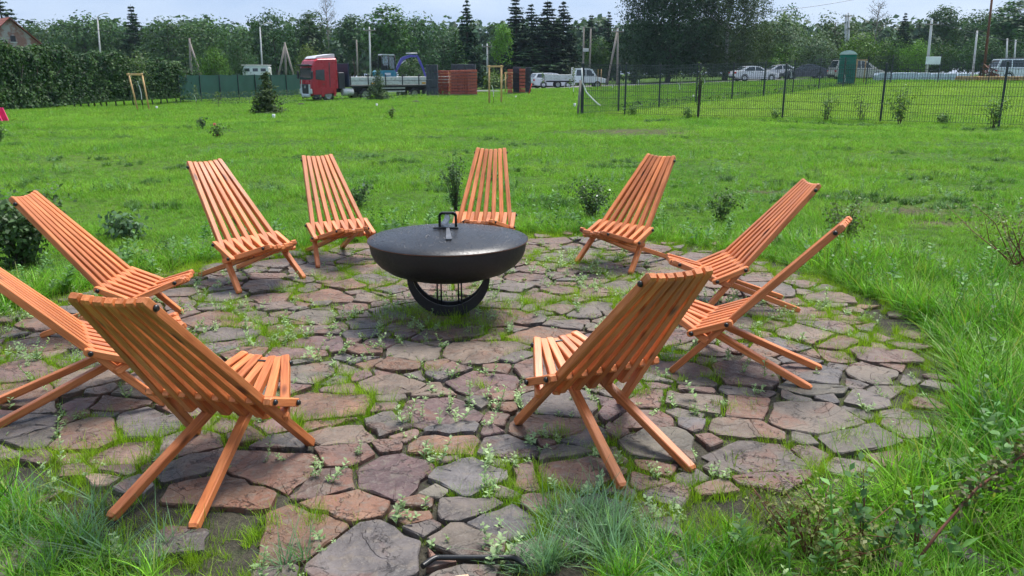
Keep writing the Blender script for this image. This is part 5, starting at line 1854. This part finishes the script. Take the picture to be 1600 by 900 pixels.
MB().box((-.08, -.74, .86), (.5, .02, .2)).build('logo_panel', M['lens'], ex)
def arm_seg(pl, w, nm, col, y=.42):
    m_ = MB()
    for (a, ta), (b, tb) in zip(pl[:-1], pl[1:]):
        a, b = Vector((a[0], 0, a[1])), Vector((b[0], 0, b[1]))
        d = (b - a).normalized(); nn = Vector((-d.z, 0, d.x))
        vs = []
        for p, t_ in ((a, ta), (b, tb)):
            for k in (-1, 1):
                for s in (-1, 1): vs.append(p + nn * t_ * k + Vector((0, y + s * w, 0)))
        m_.add(vs, [(0, 1, 3, 2), (4, 6, 7, 5), (0, 2, 6, 4), (1, 5, 7, 3), (0, 4, 5, 1), (2, 3, 7, 6)])
    return m_.build(nm, M['paint'], ex, color=col)
arm_seg([((.75, .70), .08), ((1.15, 1.35), .10), ((1.62, 2.12), .13), ((2.35, 2.36), .11), ((3.05, 2.34), .07)], .07, 'boom', VIO)
arm_seg([((2.95, 2.44), .07), ((3.22, 1.9), .10), ((3.52, 1.25), .08), ((3.75, .55), .05)], .07, 'dipper_arm', VIO)
MB().tube([(1.0, .42, 1.35), (1.95, .42, 2.02)], .05, 8).build('hydraulic_ram', M['silver'], ex)
MB().tube([(2.0, .42, 2.56), (3.0, .42, 2.58)], .05, 8).build('hydraulic_ram', M['silver'], ex)
MB().prism([(3.55, .55), (3.95, .62), (3.98, .25), (3.6, .08), (3.3, .12), (3.42, .32)], .12, .72).build('bucket', M['silver'], ex)
MB().prism([(.80, .10), (.92, .45), (1.02, .45), (.98, .05)], -.72, .72).build('dozer_blade', M['paint'], ex, color=VIO)

# ------------------------------------------------------------------ stacked red blocks and dark blocks on pallets
M['clay'] = pmat('red_clay', (.44, .105, .068), .8, .22, 3., bmp=.3)
M['darkblock'] = pmat('dark_grey_block', (.050, .055, .070), .75, .2, 3., bmp=.2)
def block_stack(u, Y, w, d, h, n, mat, label, rz=0.0, gap=.05, cat='block stack', group=None, name='clay_block_stack'):
    g = gnd(u, Y)
    root = empty(name, g, rz, label, cat, group)
    for k in range(3): MB().box(((k - 1) * w * .42, 0, .06), (.1, d, .12)).build('pallet_block', M['scrap'], root)
    MB().box((0, 0, .14), (w, d, .03)).build('pallet_top', M['scrap'], root)
    lh = (h - .16) / n
    for k in range(n):
        j = random.uniform(-.015, .015)
        m_ = MB()
        q = 4
        for i in range(q):
            m_.box(((i + .5) / q * w - w / 2 + j, 0, .16 + lh * (k + .5)), (w / q - .008, d, lh - gap * .75), bev=.015)
        m_.build('block_layer', mat, root)
    return root
GR = 'red block stacks right of the truck'
block_stack(690, 66, 1.15, 1.1, 2.0, 8, M['clay'], 'red block stack half hidden behind the timber stakes beside the trailer', .05, group=GR)
for k, (u, lab) in enumerate(((711, 'red block stack second of the row right of the trailer'), (726, 'red block stack third of the row right of the trailer'), (738.5, 'red block stack at the right end of the row beside the trailer'))):
    block_stack(u, 65 - .5 * k, .70 if k else .82, 1.1, 1.98, 8, M['clay'], lab, .05, group=GR)
block_stack(675.5, 65, .9, 1.2, 2.45, 4, M['darkblock'], 'dark grey block stack at the tail of the trailer', .05, .02, group=GR, name='dark_block_stack')
block_stack(716, 70, 1.1, 1.0, 2.5, 5, M['darkblock'], 'dark block stack showing above the red stacks, left one', .0, .02, group=GR, name='dark_block_stack')
block_stack(735, 70, .9, 1.0, 2.45, 5, M['darkblock'], 'dark block stack showing above the red stacks, right one', .0, .02, group=GR, name='dark_block_stack')
block_stack(808, 66, .62, 1.0, 2.1, 5, M['darkblock'], 'dark block stack left of the lone red stack near the wagon', .0, .02, group=GR, name='dark_block_stack')
block_stack(797, 65, .40, 1.0, 1.95, 7, M['clay'], 'narrow red block stack behind the yellow timber frame', .0, group=GR)
block_stack(816, 65.4, .46, 1.0, 1.95, 7, M['clay'], 'lone red block stack between two dark stacks near the wagon', .0, .07, group=GR)
block_stack(825, 66, .44, 1.0, 2.05, 5, M['darkblock'], 'dark block stack nearest the parked wagon', .0, .02, group=GR, name='dark_block_stack')
MB_ = MB().box((0, 0, 0), (8, 5, .1))
lot = MB().box((0, 0, 0), (14, 5, .06)).build('gravel_track', pmat('grey_gravel', (.17, .165, .16), .95, .3, 8., bmp=.5), None, gnd(790, 76) + Vector((0, 0, .03)))
tag(lot, kind='structure')
road = []
for u in np.linspace(820, 1760, 24):
    Y = 79
    a, b = gnd(u, Y - 4.5), gnd(u, Y + 10)
    road += [(a.x, a.y, a.z + .03), (b.x, b.y, b.z + .03)]
tag(MB().add(road, [(2 * i, 2 * i + 2, 2 * i + 3, 2 * i + 1) for i in range(23)]).build('track_road', bpy.data.materials['grey_gravel']), kind='structure')

# ------------------------------------------------------------------ portable toilet
to = empty('portable_toilet', gnd(1321, 58.8), R(-22), 'green portable toilet with pale domed roof behind the wire fence', 'portable toilet')
GRN = (.006, .165, .115)
MB().box((0, 0, .06), (1.14, 1.14, .12), bev=.02).build('base_skid', M['chassis'], to)
MB().box((0, 0, 1.08), (1.08, 1.08, 1.96), bev=.05).build('wall', M['plain'], to, color=GRN)
for k in range(11):
    MB().box((0, -.548, .30 + .16 * k), (.92, .024, .05), bev=.01).build('wall_rib', M['plain'], to, color=GRN)
    MB().box((.548, 0, .30 + .16 * k), (.024, .0 + .92, .05), bev=.01).build('wall_rib', M['plain'], to, color=GRN)
MB().box((.556, .02, 1.05), (.02, .80, 1.80), bev=.008).build('door', M['plain'], to, color=(.010, .15, .11))
MB().box((.575, -.30, 1.1), (.03, .05, .16)).build('door_handle', M['chassis'], to)
rf = MB()
vs, fs = [], []
for i in range(9):
    t = -1 + i / 4
    z = 2.08 + .26 * math.cos(t * math.pi / 2) ** .7
    for j in range(2): vs.append((t * .60, (-1 + 2 * j) * .60, z if abs(t) < 1 else 2.06))
for i in range(8): fs.append((2 * i, 2 * i + 2, 2 * i + 3, 2 * i + 1))
fs.append(tuple(2 * i for i in range(9))); fs.append(tuple(2 * i + 1 for i in reversed(range(9)))); fs.append((0, 1, 17, 16))
rf.add(vs, fs).build('roof', M['plain'], to, color=(.50, .60, .58))

# ------------------------------------------------------------------ white board, wrapped blocks, timber, spoil
sg = empty('notice_board', gnd(1452, 55.0), R(4), 'blank white board hanging on the far fence', 'sign')
MB().box((0, -.12, 1.55), (1.0, .025, .52), bev=.006).build('panel', M['plain'], sg, color=(.82, .84, .86))
for s in (-1, 1): MB().box((s * .46, -.10, 1.55), (.03, .03, .56)).build('batten', M['fence'], sg)
wr = np.random.default_rng(8)
for k in range(7):
    u = 1378 + k * 20
    g = gnd(u, 64)
    o = loft_body([(-.55, .02), (-.56, .42), (-.45, .60 + .04 * wr.random()), (.42, .62), (.55, .45), (.56, .02)], 1.1, .05, .08).build('wrapped_pallet', M['plain'], None, g, color=(.52, .60, .68))
    o.rotation_euler = (0, 0, wr.normal(0, .05))
    tag(o, 'pale blue plastic-wrapped pallet, %s in the row beyond the fence' % ['leftmost', 'second from the left', 'third from the left', 'middle one', 'third from the right', 'second from the right', 'rightmost'][k], 'pallet', 'wrapped pallets beyond the fence')
for k in range(4):
    u = 1512 + k * 30
    g = gnd(u, 60 - k * .3)
    root = empty('timber_stack', g, wr.normal(0, .03), ['orange-brown timber stack nearest the wrapped pallets', 'timber stack under the brown scrap heap', 'timber stack in front of the white minivan', 'timber stack at the right edge of the picture'][k], 'timber', 'timber stacks beyond the fence')
    for r_ in range(3):
        for c_ in range(4):
            MB().box((wr.normal(0, .04), -.4 + c_ * .2, .08 + r_ * .14), (1.55, .16, .11), bev=.01).build('plank', M['stake'], root)
sp = empty('scrap_heap', gnd(1548, 60), 0, 'dark brown heap of broken boards on the timber', 'scrap heap')
for k in range(16):
    o = MB().box((0, 0, 0), (wr.uniform(.5, 1.1), .12, .03)).build('board', M['rust'], sp)
    o.location = (wr.normal(0, .35), wr.normal(0, .2), .52 + abs(wr.normal(0, .28)))
    o.rotation_euler = (wr.normal(0, .4), wr.normal(0, .55), wr.uniform(0, 3.1))

# ------------------------------------------------------------------ staked saplings
M['tie'] = pmat('white_tie_band', (.78, .78, .76), .6, .1, 10)
def stake_frame(name, u, v, hpx, wpx, label, mat, bar=True, lean=(0, 0), r=.035, n=2):
    g = gpix(u, v); s = ppm(g.y)
    h, w = hpx / s, wpx / s
    root = empty(name, g, 0, label, 'tree stake', 'timber stakes holding young trees')
    for k in range(n):
        x = (-.5 + k / max(n - 1, 1)) * w
        MB().tube([(x, 0, -.05), (x + lean[k] * h * .5, 0, h * .5), (x + lean[k] * h, 0, h)], r, 8).build('post', mat, root)
    if bar: MB().box((lean[0] * h * .5 + lean[1] * h * .5, -r, h - .06), (w + .22 + abs(lean[0] - lean[1]) * 0, .03, .09), bev=.005).build('crossbar', mat, root)
    return root, g, h, w
def sapling(u, v, h, label, color, n=160, ls=.10, seed=0, tie=True, w=.5, Yadd=.15):
    g = gpix(u, v); g = Vector((g.x, g.y + Yadd, tz(g.x, g.y + Yadd)))
    rng = np.random.default_rng(300 + seed)
    root = empty('sapling', g, 0, label, 'young tree', 'young trees planted in the lawn')
    MB().tube([(0, 0, -.03), (.03, 0, h * .5), (-.02, .02, h)], [.014, .011, .004], 6).build('trunk', M['bark'], root)
    t = rng.uniform(.45, 1.05, n)
    q = np.column_stack([rng.normal(0, w * .3, n) * (1.3 - t), rng.normal(0, w * .3, n), h * t])
    v_, f_ = leaf_cloud(q, np.tile([0, -.3, .8], (n, 1)), ls * rng.uniform(.6, 1.3, n), rng, .55, .8)
    link('crown', np_mesh('crown', v_, f_), M['shrub'], root, color=color)
    if tie:
        m_ = MB()
        pl = [Vector((-.10, -.06, h * .52)), Vector((-.03, -.06, h * .42)), Vector((.01, -.05, h * .30)), Vector((.0, -.05, h * .20))]
        for a, b in zip(pl[:-1], pl[1:]):
            m_.add([a + Vector((-.02, 0, 0)), a + Vector((.02, 0, 0)), b + Vector((.02, 0, 0)), b + Vector((-.02, 0, 0)), a + Vector((-.02, .008, 0)), a + Vector((.02, .008, 0)), b + Vector((.02, .008, 0)), b + Vector((-.02, .008, 0))],
                   [(0, 1, 2, 3), (7, 6, 5, 4), (0, 4, 5, 1), (1, 5, 6, 2), (2, 6, 7, 3), (3, 7, 4, 0)])
        m_.build('tie', M['tie'], root)
    return root
stake_frame('tree_stake', 225, 174, 58, 18, 'two leaning pale posts with crossbar in front of the hedge', M['stake'], True, (-.15, -.10), .042)
sapling(222, 173, 2.8, 'staked sapling with white tie in front of the hedge', (.10, .15, .055), 340, .13, 1, w=1.5)
stake_frame('tree_stake', 774, 162, 58, 19, 'yellow timber frame standing right of the red block stacks', M['stake'], True, (.0, .0), .05)
sapling(771, 162, 1.9, 'thin sapling inside the yellow timber frame', (.08, .14, .04), 60, .10, 2)
stake_frame('tree_stake', 697, 150, 36, 13, 'pale timber frame in front of the red block stacks', M['stake'], True, (-.02, .0), .06)
stake_frame('tree_stake', 795, 146, 32, 10, 'small timber frame beside the narrow red block stack', M['stake'], True, (.0, .0), .05)
stake_frame('tree_stake', 1342, 131, 37, 14, 'timber frame standing just right of the portable toilet', M['stake'], True, (.02, .0), .05)
stake_frame('tree_stake', 936, 141, 32, 5, 'pair of thin bare stakes in front of the pickup nose', M['stake'], False, (.0, .0), .03)
sapling(1320, 136, 1.7, 'young tree with white trunk wrap in front of the toilet', (.08, .13, .04), 30, .09, 3)
MB_ = None
for k, (u, v, h, lab) in enumerate(((998, 139, 1.5, 'small staked sapling with white tie left of the birch trunk'), (1062, 147, 1.35, 'sapling with white tie just left of the vine-covered post'), (1101, 137, 1.5, 'sapling with white tie just right of the vine-covered post'),
                                    (957, 141, .9, 'tiny sapling with white tie by the second fence post'), (848, 143, 1.5, 'small round-topped sapling in front of the wagon'), (896, 152, 1.7, 'sapling with leafy top in front of the pickup bed'),
                                    (890, 142, .9, 'short white-wrapped sapling by the pickup wheel'), (1236, 131, 2.1, 'sapling with white tie in front of the dark car'), (306, 164, 1.3, 'bare sapling with white band at the hedge end'), (340, 169, .9, 'short brown stake sapling right of the hedge end'))):
    sapling(u, v, h, lab, (.09, .15, .04), 40 if k < 4 else 70, .12, 10 + k, tie=k not in (4, 9))
# fence corner: slanting stake and loose white band
g = near_pts[0]
st_ = empty('tree_stake', (g.x - .12, g.y - .15, g.z), 0, 'dark slanting stake at the corner post of the near fence', 'tree stake', 'timber stakes holding young trees')
MB().tube([(-.02, 0, -.05), (.06, 0, 1.3)], .045, 8).build('post', M['greywood'], st_)
m_ = MB()
pl = [Vector((-.02, -.06, 1.75)), Vector((.02, -.07, 1.2)), Vector((.18, -.10, .85)), Vector((.42, -.16, .60)), Vector((.62, -.2, .42)), Vector((.72, -.2, .36))]
m_.tube(pl, .028, 6)
tag(m_.build('loose_band', M['tie'], None, (g.x, g.y, g.z)), 'loose white band trailing from the corner fence post', 'band')
# young conifers in the lawn
for k, (u, v, top, wpx, lab, col) in enumerate(((419, 177, 112, 40, 'young conifer standing alone left of the truck', (.075, .115, .040)), (592, 157, 108, 34, 'young conifer standing in front of the trailer', (.062, .10, .042)))):
    g = gpix(u, v); H = at(u, top, g.y).z - g.z
    o = make_spruce('young_conifer', H, wpx / ppm(g.y), 200 + k, .02, 1.5, .15)
    o.location = g
    for ch in o.children:
        if ch.name.startswith('crown'): ch.color = (*col, 1)
    tag(o, lab, 'conifer', 'young trees planted in the lawn')
# small mounds, white markers and the pink panel
for k, (u, v, lab) in enumerate(((471, 165, 'small dark mole hill in the lawn before the truck'), (650, 161, 'dark mole hill in the lawn before the red stacks'))):
    g = gpix(u, v)
    o = MB().lathe([(.32, -.02), (.27, .07), (.16, .14), (.0001, .17)], 14).build('mole_hill', M['soil'], None, g)
    o.scale = (1, .7, 1); tag(o, lab, 'mole hill')
for k, (u, v, lab) in enumerate(((428, 186, 'small white marker below the young conifer left of the truck'), (589, 167, 'small white marker before the trailer'), (898, 167, 'small white cup marker left of the fence corner'), (1083, 153, 'small white marker behind the near fence'), (806, 154, 'tiny white marker left of the wagon'), (245, 171, 'small white marker by the hedge stakes'))):
    g = gpix(u, v)
    o = MB().lathe([(.05, 0), (.06, .16), (.05, .17), (.0001, .17)], 10).build('marker_cup', M['tie'], None, g)
    tag(o, lab, 'marker', 'white plant markers in the lawn')
g = gpix(-5, 190)
PINK = (.80, .045, .19)
pk_ = empty('pink_sign', g, R(-12), 'bright pink panel board cut by the left edge of the lawn', 'sign')
MB().prism([(-.55, .02), (-.52, .48), (.06, .48), (.22, .02)], -.02, .02).build('panel', M['plain'], pk_, color=PINK)
MB().box((-.06, -.03, .28), (.06, .012, .08)).build('blue_mark', M['plain'], pk_, color=(.05, .06, .3))
MB().prism([(-.45, .0), (-.48, .44), (.02, .44), (.18, .0)], .30, .33).build('rear_leg', M['plain'], pk_, color=PINK)
rp_ = gnd(828.5, 62)
o = MB().tube([(-.12, 0, 0), (.12, 0, .85)], .035, 8).build('red_stake', M['plain'], None, rp_, color=(.6, .06, .04))
tag(o, 'thin red slanting stake beside the dark stack near the wagon', 'stake')

# ------------------------------------------------------------------ poles and lines
def pole(name, u0, v0, u1, v1, Y, r, mat, label, cat='pole', extra=None, group='utility poles behind the lawn'):
    """base (u0) and tip (u1, v1); stands on the ground at distance Y"""
    g = gnd(u0, Y); t = at(u1, v1, Y)
    d = t - g
    root = empty(name, g, 0, label, cat, group)
    MB().tube([(0, 0, -.1), d * .5, d], [r, r * .86, r * .7], 10).build('shaft', mat, root)
    if extra: extra(root, d)
    return root, g, t
def lamp_head(root, d):
    MB().tube([d, d + Vector((.35, 0, .28)), d + Vector((.85, 0, .42))], .045, 8).build('bracket', M['concrete'], root)
    MB().box(d + Vector((1.05, 0, .44)), (.55, .22, .10), bev=.03).build('lamp_head', M['silver'], root)
def cross(root, d):
    MB().box(d + Vector((0, -.1, -.35)), (1.3, .1, .1), bev=.01).build('crossarm', M['greywood'], root)
    for x in (-.55, 0, .55): MB().lathe([(.05, 0), (.07, .06), (.05, .14), (.02, .2)], 10, c=d + Vector((x, -.1, -.30))).build('insulator', M['lens'], root)
pole('street_lamp', 160, 0, 152, 27, 95, .10, M['concrete'], 'pale street lamp rising above the hedge at left', 'street lamp', lamp_head)
pole('street_lamp', 411, 0, 406, 42, 95, .10, M['concrete'], 'pale street lamp behind the white caravan', 'street lamp', lamp_head)
pole('utility_pole', 299, 0, 296, 60, 88, .14, M['greywood'], 'wooden pole at the hedge end with a leaning brace', extra=lambda r_, d: MB().tube([Vector((1.6, 0, 0)), d * .92], .12, 8).build('brace', M['greywood'], r_))
pole('utility_pole', 447, 0, 445, 66, 92, .13, M['greywood'], 'three-legged wooden pole left of the truck cab', extra=lambda r_, d: [MB().tube([Vector((s * 1.3, 0, 0)), d * .95], .11, 8).build('brace', M['greywood'], r_) for s in (-1, 1)])
a1 = pole('utility_pole', 579, 0, 577, 42, 88, .11, M['concrete'], 'single pale pole standing behind the excavator', extra=cross)
pole('utility_pole', 559, 0, 557, 62, 100, .12, M['greywood'], 'thin pole left of the excavator cab')
pole('utility_pole', 762, 0, 761, 68, 100, .13, M['concrete'], 'grey pole between the tall spruce and the cluster', extra=cross)
pole('utility_pole', 911, 0, 912, 42, 92, .12, M['greywood'], 'left pole of the transformer pair behind the pickup')
pole('utility_pole', 921, 0, 923, 44, 92, .12, M['greywood'], 'right pole of the transformer pair behind the pickup', extra=lambda r_, d: MB().box(d * .62 + Vector((-.5, -.15, 0)), (.6, .3, .35), bev=.02).build('transformer', M['concrete'], r_))
a2 = pole('utility_pole', 965, 0, 965, 44, 86, .13, M['greywood'], 'wooden pole with white insulators left of the big willow', extra=lambda r_, d: (cross(r_, d), MB().tube([Vector((-1.1, 0, 0)), d * .98], .11, 8).build('brace', M['greywood'], r_)))
pole('utility_pole', 1318, 0, 1322, 22, 96, .16, M['concrete'], 'left concrete pole of the twin above the toilet')
a3 = pole('utility_pole', 1324, 0, 1326, 20, 96, .16, M['concrete'], 'right concrete pole of the twin above the toilet', extra=cross)
a4 = pole('utility_pole', 1446, 0, 1456, 32, 78, .14, M['concrete'], 'leaning concrete pole above the white board', extra=cross)
pole('utility_pole', 1518, 0, 1527, 48, 84, .11, M['concrete'], 'middle concrete pole right of the white board')
pole('utility_pole', 1570, 0, 1574, 60, 92, .11, M['concrete'], 'left of two short concrete poles behind the minivan')
pole('utility_pole', 1582, 0, 1587, 62, 96, .11, M['concrete'], 'right of two short concrete poles behind the minivan')
pole('utility_pole', 1535, 0, 1552, -20, 72, .12, M['rust'], 'tall rusty brown mast left of the white minivan')
def wire_line(p, q, sag, label):
    m_ = MB(); pts = []
    for t in np.linspace(0, 1, 15):
        x = p + (q - p) * t; pts.append(x - Vector((0, 0, sag * 4 * t * (1 - t))))
    m_.tube(pts, .022, 5)
    tag(m_.build('power_line', M['cap']), label, 'power line')
wire_line(at(-60, 12, 100), at(300, 60, 88), .5, 'power line crossing above the hedge at far left')
wire_line(at(1160, 20, 96), at(1360, -6, 96), .3, 'power line in the sky right of the birch')
wire_line(a2[2], at(840, 26, 95), .5, 'power line between the spruces and the insulator pole')
wire_line(a4[2], at(1640, 70, 92), .4, 'power line running right from the leaning concrete pole')

# ------------------------------------------------------------------ brick house behind the hedge
hs = empty('brick_house', gnd(29, 80), R(47), 'old brick house gable with red roof behind the hedge', 'house')
M['brick'] = None
def mat_brick():
    m, n, l, out = nt('worn_render_on_brick')
    b = n.new('ShaderNodeBsdfPrincipled')
    tc = n.new('ShaderNodeTexCoord')
    br = n.new('ShaderNodeTexBrick')
    br.inputs['Scale'].default_value = 4.0
    br.inputs['Color1'].default_value = (.24, .085, .06, 1); br.inputs['Color2'].default_value = (.32, .13, .09, 1)
    br.inputs['Mortar'].default_value = (.34, .31, .28, 1)
    mp = n.new('ShaderNodeMapping'); mp.inputs['Rotation'].default_value = (R(90), 0, 0)
    l.new(tc.outputs['Object'], mp.inputs['Vector']); l.new(mp.outputs['Vector'], br.inputs['Vector'])
    t = noise(n, l, .9, 5, tc.outputs['Object'], .6)
    rp = ramp(n, l, t.outputs['Fac'], [(.46, 0.0), (.54, 1.0)])
    l.new(mixc(n, l, rp.outputs['Color'], br.outputs['Color'], (.40, .36, .34)), b.inputs['Base Color'])
    b.inputs['Roughness'].default_value = .9
    l.new(bump(n, l, t.outputs['Fac'], .4, .03), b.inputs['Normal'])
    l.new(b.outputs['BSDF'], out.inputs['Surface'])
    return m
M['brick'] = mat_brick()
M['tile'] = pmat('red_roof_tile', (.25, .075, .05), .8, .3, 3., bmp=.4)
HW, HE, HP, HL = 2.75, 4.5, 7.1, 9.0
MB().prism([(-HW, 0), (HW, 0), (HW, HE), (0, HP), (-HW, HE)], 0, HL).build('wall', M['brick'], hs)
for s in (-1, 1):
    L = math.hypot(HW + .35, (HP - HE) * (HW + .35) / HW)
    ang = math.atan2(HP - HE, HW)
    nrow = 12
    for k in range(nrow):          # courses of roof tiles, each lapping the next
        t = (k + .5) / nrow
        x = s * (HW + .35) * t; z = HP + .08 - (HP - HE) * (HW + .35) / HW * t
        o = MB().box((0, 0, 0), (L / nrow + .08, HL + .7, .07)).build('roof_course', M['tile'], hs)
        o.location = (x, HL / 2, z + .02); o.rotation_euler = (0, s * ang - s * .05, 0)
MB().box((.1, -.02, 5.3), (.42, .08, .55)).build('window', M['cap'], hs)
MB().box((.1, -.05, 4.98), (.6, .12, .08)).build('window_sill', M['concrete'], hs)

# ------------------------------------------------------------------ white caravan
cv = empty('caravan', gnd(403, 88), R(6), 'white caravan parked above the green screen fence', 'caravan')
cg = 1.0
loft_body([(-1.9, .55), (-1.95, 1.5), (-1.6, 2.25), (1.7, 2.3), (1.95, 2.0), (1.95, .55)], 2.1, .02, .1).build('body', M['paint'], cv, color=(.74, .76, .76))
for x in (-1.2, 0, 1.15): MB().box((x, -1.055, 1.6), (.75, .03, .5), bev=.03).build('window', M['glass'], cv)
MB().box((.0, 0, 2.36), (3.9, 2.3, .10), bev=.03).build('awning_roof', M['paint'], cv, color=(.8, .8, .8))
for s in (-1, 1): wheel(cv, .1, s * .9, .33, .33, .2)
cv.location.z = at(403, 119, 88).z - .36
cv.scale = (.70, .8, .62)

# ------------------------------------------------------------------ thin haze in the air
hz, hn, hl, ho = nt('haze_air')
pv = hn.new('ShaderNodeVolumePrincipled')
pv.inputs['Color'].default_value = (.66, .82, 1.0, 1)
pv.inputs['Density'].default_value = .0002
pv.inputs['Anisotropy'].default_value = .2
hl.new(pv.outputs['Volume'], ho.inputs['Volume'])
haze = MB().box((0, 135, 14), (520, 430, 36)).build('haze', hz)
tag(haze, 'thin pale haze lying over the lawn and trees', 'haze', kind='stuff')
